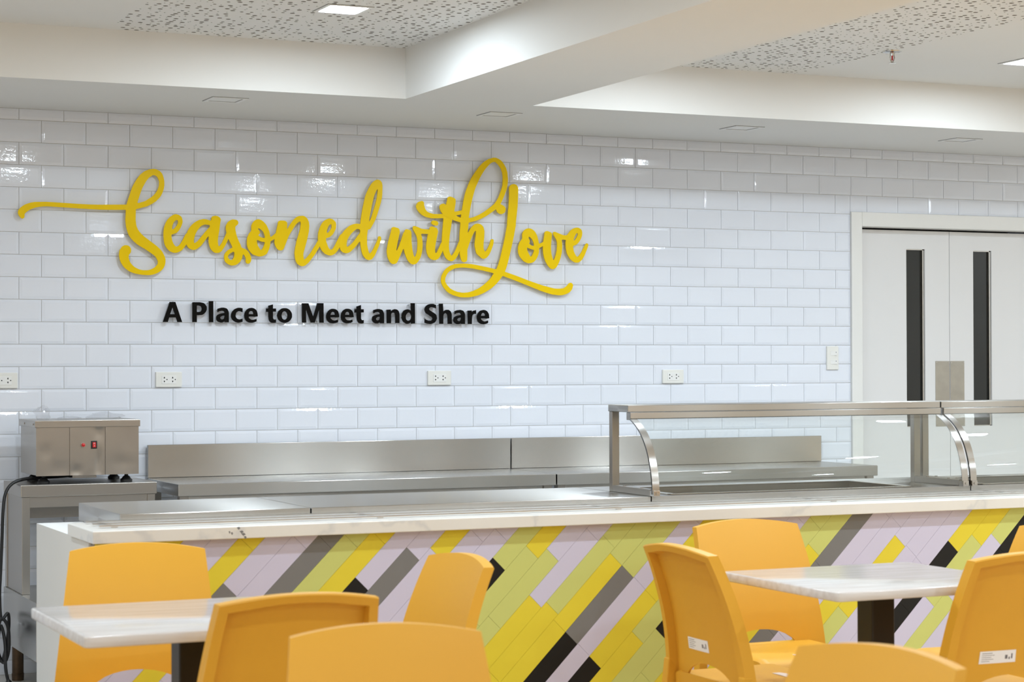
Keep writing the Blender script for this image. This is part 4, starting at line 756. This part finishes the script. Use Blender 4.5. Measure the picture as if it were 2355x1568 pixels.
for k in range(10):
    a0, a1 = 2 * math.pi * k / 10, 2 * math.pi * (k + 1) / 10
    mk.add([(0.126 + r_ * math.cos(a), WY0 - 0.0070, 1.0360 + r_ * math.sin(a)) for a in (a0, a1) for r_ in (0.0022, 0.0030)], [(0, 1, 3, 2)])
mk.build('switch_marks', 'sticker', rk, recalc=False)
for fx, fy in ((-0.078, WY0 + 0.05), (-0.078, WY1 - 0.06), (0.278, WY0 + 0.05), (0.278, WY1 - 0.06)):
    MB().rings([((fx, fy, 0.866), 0.025), ((fx, fy, 0.876), 0.026), ((fx, fy, 0.880), 0.021), ((fx, fy, 0.891), 0.012), ((fx, fy, 0.893), 0.008), ((fx, fy, 0.903), 0.008)], 20).build('foot', 'black_plastic', fw, smooth=True)
part_box('drip_tray', 'chrome', fw, 0.045, 0.148, WY0 + 0.05, WY1 - 0.06, 0.886, 0.899, 0.001)
def smooth_path(pts, n=8):
    P = [Vector(p) for p in pts]; P = [P[0] * 2 - P[1]] + P + [P[-1] * 2 - P[-2]]; out = []
    for i in range(1, len(P) - 2):
        for k in range(n):
            t = k / n
            out.append(0.5 * (2 * P[i] + (P[i + 1] - P[i - 1]) * t + (2 * P[i - 1] - 5 * P[i] + 4 * P[i + 1] - P[i + 2]) * t * t + (3 * P[i] - P[i - 1] - 3 * P[i + 1] + P[i + 2]) * t ** 3))
    out.append(P[-2]); return out
cord = [(0.06, -0.30, 0.892), (-0.06, -0.36, 0.889), (-0.135, -0.385, 0.888), (-0.20, -0.40, 0.872), (-0.235, -0.41, 0.830), (-0.248, -0.42, 0.75), (-0.253, -0.42, 0.62), (-0.258, -0.42, 0.50), (-0.262, -0.42, 0.40),
        (-0.255, -0.42, 0.30), (-0.225, -0.41, 0.32), (-0.222, -0.40, 0.24), (-0.250, -0.41, 0.12), (-0.275, -0.43, 0.20), (-0.262, -0.44, 0.30), (-0.232, -0.44, 0.27), (-0.226, -0.43, 0.17), (-0.245, -0.42, 0.115), (-0.268, -0.41, 0.17), (-0.255, -0.40, 0.27), (-0.240, -0.42, 0.20), (-0.243, -0.45, 0.10), (-0.235, -0.46, 0.045)]
MB().rings([(p, 0.0072) for p in smooth_path(cord, 8)], 8).build('power_cord', 'black_plastic', fw, smooth=True)
MB().rings([((-0.235, -0.46, 0.048), 0.007), ((-0.233, -0.462, 0.040), 0.013), ((-0.228, -0.468, 0.012), 0.016), ((-0.228, -0.468, 0.0), 0.016)], 12).build('plug', 'black_plastic', fw, smooth=True)

# ---- crumpled clear plastic on the warmer
def crumple(name, label, c, size, seed):
    bm = bmesh.new()
    bmesh.ops.create_icosphere(bm, subdivisions=3, radius=1)
    from mathutils import noise
    for v in bm.verts:
        d = noise.fractal(v.co * 1.7 + Vector((seed, 0, 0)), 0.7, 2.1, 4)
        w = noise.noise(v.co * 5 + Vector((0, seed, 0)))
        v.co *= 0.85 + 0.30 * d + 0.05 * w
        v.co = Vector((v.co.x * size[0], v.co.y * size[1], max(v.co.z, -0.55) * size[2]))
    zmin = min(v.co.z for v in bm.verts)
    for v in bm.verts:
        v.co.z -= zmin
    me = bpy.data.meshes.new(name); bm.to_mesh(me); bm.free()
    me.materials.append(M['film'])
    o = bpy.data.objects.new(name, me); COL.objects.link(o); o.location = c
    tag(o, label, 'plastic bag', 'crumpled plastic on the food warmer')
crumple('plastic_bag', 'crumpled clear plastic bag on the left end of the food warmer', (-0.065, -0.33, 1.1362), (0.040, 0.05, 0.042), 3.1)
crumple('plastic_bag', 'flat crumpled clear plastic on the right end of the food warmer', (0.215, -0.30, 1.1362), (0.085, 0.06, 0.020), 8.4)
crumple('plastic_bag', 'thin strip of clear plastic in the middle of the food warmer lid', (0.06, -0.30, 1.1362), (0.060, 0.05, 0.009), 12.2)

# ================================================================== the serving counter
CX0, CX1 = -0.410, 5.20                       # white body
body = thing('serving_counter', 'white serving counter with a front of diagonal coloured tiles', 'counter', (2.4, -2.36, 0))
cb = MB()
cb.box(CX0, 1.76, -2.745, -1.93, 0, 0.8155)
cb.box(1.7605, CX1, -2.745, -2.50, 0, 0.8155); cb.box(1.7605, CX1, -2.00, -1.93, 0, 0.8155)
cb.build('counter_body', 'white_body', body, recalc=False)
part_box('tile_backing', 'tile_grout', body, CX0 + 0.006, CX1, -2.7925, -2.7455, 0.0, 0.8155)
STRIPS = {-16: 'Y', -15: 'L', -14: 'Y', -13: 'Y', -12: 'Y', -11: 'Y', -10: 'L', -9: 'L', -8: ('Y', .44, 'L'), -7: ('L', .681, 'D', .239, 'Y'), -6: ('L', .62, 'L'), -5: ('D', .705, 'L'), -4: ('G', .795, 'Y'), -3: ('Y', .9, 'L'),
  -2: ('L', 1.131, 'K', .689, 'L'), -1: ('L', 1.406, 'D', .964, 'L'), 0: ('Y', 1.486, 'L'), 1: ('L', 1.25, 'L'), 2: ('L', 1.34, 'L'), 3: ('G', 1.674, 'K', 1.232, 'L'), 4: ('Y', 1.834, 'G'), 5: ('L', 1.90, 'G'),
  6: ('L', 1.677, 'Y'), 7: ('G', 1.714, 'Y'), 8: ('G', 2.121, 'Y'), 9: ('G', 2.122, 'D', 1.68, 'K', 1.238, 'L'), 10: 'L', 11: ('Y', 1.682, 'K', 1.24, 'Y'), 12: ('G', 1.927, 'Y'),
  13: ('L', 2.468, 'K', 2.026, 'G'), 14: ('L', 2.70, 'G'), 15: ('L', 2.55, 'Y'), 16: ('G', 2.60, 'L'), 17: ('G', 2.938, 'Y'), 18: ('D', 2.02, 'L'), 19: 'L', 20: ('L', 2.95, 'Y'), 21: ('L', 3.337, 'Y', 2.831, 'G'),
  22: 'L', 23: 'L', 24: ('Y', 3.549, 'K', 2.70, 'G'), 25: ('Y', 3.678, 'G', 3.236, 'L'), 26: ('G', 3.769, 'L', 3.34, 'G'), 27: ('K', 3.308, 'L'), 28: ('Y', 3.6, 'L'), 29: ('L', 3.9, 'G'), 30: 'L', 31: ('G', 3.8, 'D')}
cyc = ['L', ('Y', 4.2, 'L'), 'G', 'L', ('K', 4.4, 'Y'), 'L', 'G', ('D', 4.5, 'L')]
for n_ in range(32, 58):
    STRIPS[n_] = cyc[(n_ * 5) % 8]
def clip(poly, ax, val, keep_less):
    out = []
    for p, q in zip(poly, poly[1:] + poly[:1]):
        a = (p[ax] <= val) if keep_less else (p[ax] >= val); b = (q[ax] <= val) if keep_less else (q[ax] >= val)
        if a: out.append(p)
        if a != b:
            t = (val - p[ax]) / (q[ax] - p[ax]); out.append((p[0] + t * (q[0] - p[0]), p[1] + t * (q[1] - p[1])))
    return out
TL = 0.442
for n_, spec in sorted(STRIPS.items()):
    u0 = -0.022 + 0.0907 * n_; u1 = u0 + 0.0907
    if isinstance(spec, str): spec = (spec, 0.05 * ((n_ * 7) % 9) + 0.9907 * u0 + 0.9, spec)
    brk = list(spec[1::2]); cols = list(spec[0::2])
    edges = [(9.0, None)]
    lo = u0 - 0.1; hi = u1 + 1.8
    segs = []
    top = hi
    # tiles from each break upward and downward in steps of one tile length
    first = brk[0]
    k = 0; s = first
    while s < hi:
        segs.append((s, min(s + TL, hi), cols[0])); s += TL
    for i, b in enumerate(brk):
        end = brk[i + 1] if i + 1 < len(brk) else lo
        s = b
        while s > end + 1e-6:
            e = max(s - TL, end)
            if 0 < e - end < 0.12: e = end
            segs.append((e, s, cols[i + 1])); s = e
    g = 0.0005
    for s0, s1, c in segs:
        ua, ub, sa, sbb = u0 + g, u1 - g, s0 + g, s1 - g
        quad = [((sa + ua) / 2, (sa - ua) / 2), ((sa + ub) / 2, (sa - ub) / 2), ((sbb + ub) / 2, (sbb - ub) / 2), ((sbb + ua) / 2, (sbb - ua) / 2)]
        for ax, v_, kl in ((0, CX0 + 0.008, False), (0, CX1 - 0.01, True), (1, 0.10, False), (1, 0.8145, True)):
            if quad: quad = clip(quad, ax, v_, kl)
        if len(quad) < 3: continue
        area = abs(sum(p[0] * q[1] - q[0] * p[1] for p, q in zip(quad, quad[1:] + quad[:1]))) / 2
        if area < 2e-5: continue
        MB().prism(quad, 1, -2.800, -2.7925).build('counter_tile', 't' + c, body)
part_box('plinth', 'dark_trim', body, CX0 + 0.02, CX1, -2.785, -2.7455, 0, 0.098)

# ---- marble ledge with steel tray slides
led = thing('marble_ledge', 'white marble tray ledge along the front of the serving counter', 'countertop', (2.4, -2.68, 0.816))
part_box('marble_slab', 'marble', led, -0.424, 5.2, -2.862, -2.500, 0.816, 0.856, 0.003)
for yy in (-2.560, -2.657, -2.752):
    ts = MB().box(-0.380, 5.15, yy - 0.009, yy + 0.009, 0.8605, 0.8655)
    for k in range(7):
        ts.box(-0.34 + 0.9 * k, -0.32 + 0.9 * k, yy - 0.005, yy + 0.005, 0.8562, 0.8610)
    ts.build('tray_slide', 'chrome', led, recalc=False)
ve = MB()
for dx, dz, w in ((0, 0, .006), (0.010, -0.012, .007), (0.016, -0.020, .008), (0.022, -0.030, .005), (-0.03, -0.012, .003), (-0.022, -0.016, .004)):
    ve.prism([(0.045 + dx - w, 0.853 + dz - 0.001), (0.045 + dx, 0.853 + dz - 0.009), (0.045 + dx + w, 0.853 + dz - 0.004), (0.045 + dx + w * .3, 0.853 + dz + 0.001)], 1, -2.8623, -2.8615)
ve.build('marble_vein', M['tD'], led)

# ---- steel top modules of the serving line
ZT = 0.880
def line_unit(label, x0, x1, well=None):
    t = thing('serving_line_unit', label, 'counter', ((x0 + x1) / 2, -2.19, 0.816), 'steel top units of the serving line')
    ya, yb, z0 = -2.500, -1.885, 0.8165
    g = 0.0022
    x0 += g; x1 -= g
    if not well:
        part_box('top', 'steel', t, x0, x1, ya, yb, z0, ZT, 0.0025)
        return t
    wx0, wx1, wy0, wy1 = well
    mb = MB()
    mb.box(x0, x1, ya, wy0, z0, ZT); mb.box(x0, x1, wy1, yb, z0, ZT); mb.box(x0, wx0, wy0, wy1, z0, ZT); mb.box(wx1, x1, wy0, wy1, z0, ZT)
    mb.build('top', 'steel', t, recalc=False)
    lip = MB()
    for a, b, c, d in ((wx0 - 0.02, wx1 + 0.02, wy0 - 0.012, wy0), (wx0 - 0.02, wx1 + 0.02, wy1, wy1 + 0.03), (wx0 - 0.03, wx0, wy0, wy1), (wx1, wx1 + 0.03, wy0, wy1)):
        lip.box(a, b, c, d, ZT, ZT + 0.005)
    lip.build('well_rim', 'chrome', t, bevel=0.0015)
    wm = MB()
    wm.box(wx0 - 0.002, wx1 + 0.002, wy0 - 0.002, wy1 + 0.002, 0.668, 0.670)
    wm.box(wx0 - 0.002, wx0, wy0, wy1, 0.670, z0); wm.box(wx1, wx1 + 0.002, wy0, wy1, 0.670, z0)
    wm.box(wx0, wx1, wy0 - 0.002, wy0, 0.670, z0); wm.box(wx0, wx1, wy1, wy1 + 0.002, 0.670, z0)
    wm.build('sunken_well', 'steel_s', t, recalc=False)
    return t
line_unit('left end unit of the steel serving line, with a plain top', -0.254, 0.412)
line_unit('plain steel unit of the serving line in front of the long wall counter', 0.412, 1.738)
line_unit('steel serving line unit with a sunken well under the curved glass', 1.738, 3.184, (1.860, 2.900, -2.455, -2.060))
line_unit('steel serving line unit at the right edge of the picture', 3.184, 5.05, (3.290, 4.60, -2.455, -2.060))

# ---- curved glass sneeze guards
ARC = [(-2.331, 1.160), (-2.372, 1.139), (-2.408, 1.113), (-2.437, 1.083), (-2.461, 1.048), (-2.480, 1.008), (-2.494, 0.964), (-2.501, 0.925), (-2.503, 0.888)]
def dense_arc(pts, n=4):
    return [(p.x, p.y) for p in smooth_path([(a, b, 0) for a, b in pts], n)]
def ribbon(x0, x1, th, pts):
    """sheet bent along the (y, z) curve, th thick towards the room"""
    D = dense_arc(pts); out = []; inn = []
    for i, (y, z) in enumerate(D):
        a = D[max(i - 1, 0)]; b = D[min(i + 1, len(D) - 1)]
        t = Vector((b[0] - a[0], b[1] - a[1])).normalized(); nn = Vector((t.y, -t.x))
        if nn.x > 0: nn = -nn
        out.append((y + nn.x * th, z + nn.y * th)); inn.append((y, z))
    mb = MB(); v = []; f = []
    for x in (x0, x1):
        v += [(x, y, z) for y, z in inn]; v += [(x, y, z) for y, z in out]
    n_ = len(D)
    for i in range(n_ - 1):
        f += [(i, i + 1, n_ + i + 1, n_ + i), (2 * n_ + n_ + i, 3 * n_ + i + 1, 2 * n_ + i + 1, 2 * n_ + i), (n_ + i, n_ + i + 1, 3 * n_ + i + 1, 3 * n_ + i), (2 * n_ + i, 2 * n_ + i + 1, i + 1, i)]
    f += [(0, n_, 3 * n_, 2 * n_), (n_ - 1, 3 * n_ - 1, 4 * n_ - 1, 2 * n_ - 1)]
    return mb.add(v, f)
def guard(label, x0, x1):
    t = thing('sneeze_guard', label, 'sneeze guard', ((x0 + x1) / 2, -2.33, ZT), 'curved glass guards on the serving line')
    part_box('top_cap', 'steel', t, x0, x1, -2.325, -2.160, 1.188, 1.214, 0.002)
    part_box('glass_rail', 'steel', t, x0 + 0.006, x1 - 0.003, -2.334, -2.300, 1.158, 1.187, 0.0015)
    for xs in (x0 + 0.003, x1 - 0.033):
        p = part_box('rear_post', 'steel_s', t, xs, xs + 0.030, -2.190, -2.162, ZT, 1.1875, 0.0015)
        br = part_box('base_rail', 'steel_s', t, xs, xs + 0.030, -2.490, -2.1905, ZT, 0.905, 0.0015)
        for yy in (-2.26, -2.40):
            MB().cyl((xs + 0.015, yy, 0.905), (xs + 0.015, yy, 0.908), 0.006, n=10).build('bolt', 'chrome', br)
        arm = ribbon(xs, xs + 0.029, 0.003, [(a - 0.0075, b - 0.0005) for a, b in ARC]).build('curved_strip', 'chrome', t, smooth=True)
        cl = part_box('strip_foot', 'chrome', t, xs + 0.001, xs + 0.028, -2.520, -2.4905, ZT, 0.902, 0.001)
        MB().cyl((xs + 0.0145, -2.523, 0.891), (xs + 0.0145, -2.519, 0.891), 0.0045, n=10).build('bolt', 'chrome', cl)
    ribbon(x0 + 0.004, x1 - 0.004, 0.006, [(a, b - 0.001) for a, b in ARC]).build('curved_glass', 'glass', t, smooth=True, angle=50)
    return t
guard('left curved glass sneeze guard with a steel frame on the serving line', 1.733, 3.166)
guard('right curved glass sneeze guard with a steel frame, cut by the picture edge', 3.172, 4.620)

# ================================================================== tables and chairs
def dining_table(x0, x1, y0, y1, zt, ped, label):
    cx, cy = ped
    t = thing('dining_table', label, 'table', (cx, cy, 0), 'square dining tables')
    top = MB(); r = 0.018; pts = []
    for ccx, ccy, a0 in ((x1 - r, y1 - r, 0), (x0 + r, y1 - r, 90), (x0 + r, y0 + r, 180), (x1 - r, y0 + r, 270)):
        for k in range(5):
            a = math.radians(a0 + k * 22.5); pts.append((ccx + r * math.cos(a), ccy + r * math.sin(a)))
    top.prism(pts, 2, zt - 0.027, zt)
    top.build('table_top', 'table', t, bevel=0.004, smooth=True, angle=50)
    part_box('pedestal', 'black_metal', t, cx - 0.040, cx + 0.040, cy - 0.040, cy + 0.040, 0.012, zt - 0.032, 0.004)
    part_box('mounting_plate', 'black_metal', t, cx - 0.15, cx + 0.15, cy - 0.15, cy + 0.15, zt - 0.0325, zt - 0.0275)
    part_box('base_plate', 'black_metal', t, cx - 0.21, cx + 0.21, cy - 0.21, cy + 0.21, 0, 0.012, 0.003)
dining_table(-0.803, -0.108, -4.440, -3.800, 0.741, (-0.462, -4.12), 'whitewashed square dining table near the white end of the counter')
dining_table(1.281, 1.966, -4.425, -3.785, 0.741, (1.630, -4.10), 'whitewashed square dining table on the right, between four chairs')

def shell(nu, nv, fn, depth_fn):
    """closed shell: front surface fn(i,j), rear surface pushed by depth_fn"""
    F = [[fn(i, j) for i in range(nu)] for j in range(nv)]
    v = [F[j][i] for j in range(nv) for i in range(nu)]
    v += [depth_fn(i, j, F[j][i]) for j in range(nv) for i in range(nu)]
    N = nu * nv; f = []
    for j in range(nv - 1):
        for i in range(nu - 1):
            a = j * nu + i
            f.append((a, a + 1, a + nu + 1, a + nu)); f.append((N + a + nu, N + a + nu + 1, N + a + 1, N + a))
    for i in range(nu - 1):
        f.append((i + 1, i, N + i, N + i + 1)); a = (nv - 1) * nu + i; f.append((a, a + 1, N + a + 1, N + a))
    for j in range(nv - 1):
        a = j * nu; f.append((a, a + nu, N + a + nu, N + a)); a += nu - 1; f.append((a + nu, a, N + a, N + a + nu))
    return MB().add(v, f)

def make_chair():
    root = bpy.data.objects.new('cafe_chair', None); COL.objects.link(root)
    root.empty_display_size = 0.1
    ORG[root.name] = (0, 0, 0)
    us = [-1, -.985, -.94, -.90, -.865, -.85] + [-.8 + .1 * k for k in range(17)] + [.85, .865, .90, .94, .985, 1]
    vs = [0, .015] + [.05 + .06 * k for k in range(15)] + [.925, .94, .965, .99, 1]
    def zb(u):
        a = abs(u) / 0.56
        return 0.415 + (0.062 * math.sqrt(1 - a * a) if a < 1 else 0)
    def zt(u):
        return 0.840 - 0.020 * u * u
    def backpt(u, z):
        t = (z - 0.43) / 0.4
        hw = 0.243 - 0.045 * t
        y = -0.178 - 0.020 * t - 0.088 * t * t - 0.016 * (1 - u * u)
        return (u * hw, y, z)
    def fn(i, j):
        u, v = us[i], vs[j]
        return backpt(u, zb(u) + v * (zt(u) - zb(u)))
    def dep(i, j, p):
        u, v = us[i], vs[j]
        rim = abs(u) > 0.862 or v > 0.93
        d = 0.034 if rim else 0.007
        if abs(u) > 0.99 or v > 0.995: d = 0.030
        dz = 0.10 * d * max(0, (p[2] - 0.5) / 0.3)
        return (p[0] * (0.985 if abs(u) > 0.99 else 1), p[1] - d, p[2] - 0.3 * dz)
    shell(len(us), len(vs), fn, dep).build('backrest', 'chair', root, smooth=True, angle=38)
    xs = [-1, -.97, -.90, -.88] + [-.8 + .2 * k for k in range(9)] + [.88, .90, .97, 1]
    ys = [0, .03, .08, .10] + [.2 + .1 * k for k in range(7)] + [.86, .92, .97, 1]
    def sfn(i, j):
        u, v = xs[i], ys[j]
        hw = 0.202 + 0.010 * v
        y = -0.200 + 0.392 * v
        z = 0.434 - 0.010 * (1 - u * u) * math.sin(math.pi * min(1, v * 1.05)) - 0.030 * max(0, (v - 0.82) / 0.18) ** 2 - 0.010 * max(0, (abs(u) - 0.9) / 0.1) ** 2
        return (u * hw, y + 0.012 * (1 - u * u) * v, z)
    def sdep(i, j, p):
        u, v = xs[i], ys[j]
        rim = abs(u) > 0.89 or v > 0.9 or v < 0.09
        return (p[0], p[1], p[2] - (0.046 if rim else 0.007))
    shell(len(xs), len(ys), sfn, sdep).build('seat', 'chair', root, smooth=True, angle=38)
    for s in (-1, 1):
        def ring(x, y, z, wx, wy):
            return [(x - wx, y - wy, z), (x + wx, y - wy, z), (x + wx, y + wy, z), (x - wx, y + wy, z)]
        mb = MB().hexa(ring(s * 0.210, 0.176, 0, 0.013, 0.015), ring(s * 0.188, 0.160, 0.395, 0.020, 0.022))
        mb.build('leg', 'chair', root, bevel=0.004)
        mb = MB().hexa(ring(s * 0.226, -0.262, 0, 0.014, 0.018), ring(s * 0.224, -0.222, 0.26, 0.017, 0.022))
        mb.hexa(ring(s * 0.224, -0.222, 0.2605, 0.017, 0.022), ring(s * 0.222, -0.205, 0.470, 0.016, 0.016))
        mb.build('leg', 'chair', root, bevel=0.004)
    # paper labels: one low on the back of the backrest, one on the seat
    def lpt(a, b, lift):
        u = -0.45 + 0.54 * a; z = 0.513 + 0.036 * b
        p = backpt(u, z)
        return (p[0], p[1] - 0.0072 - lift, z)
    nn = 8
    v = [lpt(i / nn, b, l_) for l_ in (0.0007, 0.0) for b in (0, 1) for i in range(nn + 1)]
    q = nn + 1; f = []
    for i in range(nn):
        f += [(i, i + 1, q + i + 1, q + i), (2 * q + i, 3 * q + i, 3 * q + i + 1, 2 * q + i + 1), (i, 2 * q + i, 2 * q + i + 1, i + 1), (q + i, q + i + 1, 3 * q + i + 1, 3 * q + i)]
    f += [(0, q, 3 * q, 2 * q), (q - 1, 3 * q - 1, 4 * q - 1, 2 * q - 1)]
    lb = MB().add(v, f).build('back_label', 'sticker', root)
    lb['label'] = 'white printed paper label'
    pr = MB()
    for a0, a1, b0, b1 in ((.06, .34, .80, .85), (.06, .40, .64, .68), (.06, .32, .48, .52), (.06, .38, .32, .36), (.06, .28, .16, .20), (.70, .77, .30, .62), (.80, .84, .26, .45), (.87, .91, .30, .72)):
        pr.add([lpt(a0, b0, .001), lpt(a1, b0, .001), lpt(a1, b1, .001), lpt(a0, b1, .001)], [(0, 1, 2, 3)])
    o_ = pr.build('label_print', 'ink', lb, recalc=False)
    o_['kind'] = 'stuff'
    sl = MB().box(-0.055, 0.035, 0.055, 0.105, 0.4265, 0.4272).build('seat_label', 'sticker', root)
    sl['label'] = 'white paper label stuck on the seat'
    return root
chair = make_chair()
FA, FT, FR, FL = math.pi, 0.0, math.pi / 2, -math.pi / 2      # faces -y, +y, -x, +x
def from_back(xm, ym, ang, dist=0.279):
    """seat centre from the middle of the top edge of the backrest"""
    return (xm + dist * -math.sin(ang), ym + dist * math.cos(ang), 0)
CH = [(-0.357, -3.160, FA - math.radians(13), 'orange plastic chair between the left table and the tiled counter, facing the camera'),
      (-0.335, -4.610, FT, 'orange plastic chair turned to the left table, its hollow back rim towards the camera'),
      (0.362, -3.890, FR, 'orange plastic chair seen edge-on before the lime tiles, right of the left table'),
      (-0.366, -5.262, FA - math.radians(10.5), 'nearest orange plastic chair at the bottom, facing the camera, overlapping the rimmed chair back'),
      (1.746, -3.175, FA, 'orange plastic chair behind the right table with its arched opening showing the tiles'),
      (1.080, -3.875, FL, 'orange plastic chair left of the right table with a white label on its back'),
      (1.866, -4.520, FT, 'orange plastic chair at the right picture edge, back turned, hiding the table corner'),
      (0.347, -5.960, FR + math.radians(13), 'orange plastic chair at the bottom right of which only the rounded back top shows'),
      (2.560, -3.790, FR, 'orange plastic chair at the far right edge of which only a sliver shows')]
for i, (xm, ym, ang, lab) in enumerate(CH):
    dd = 0.308 if i in (1, 5, 6) else 0.279
    c = chair if i == 0 else copy_tree(chair)
    c.location = from_back(xm, ym, ang, dd)
    c.rotation_euler = (0, 0, ang)
    tag(c, lab, 'chair', 'orange plastic cafe chairs')
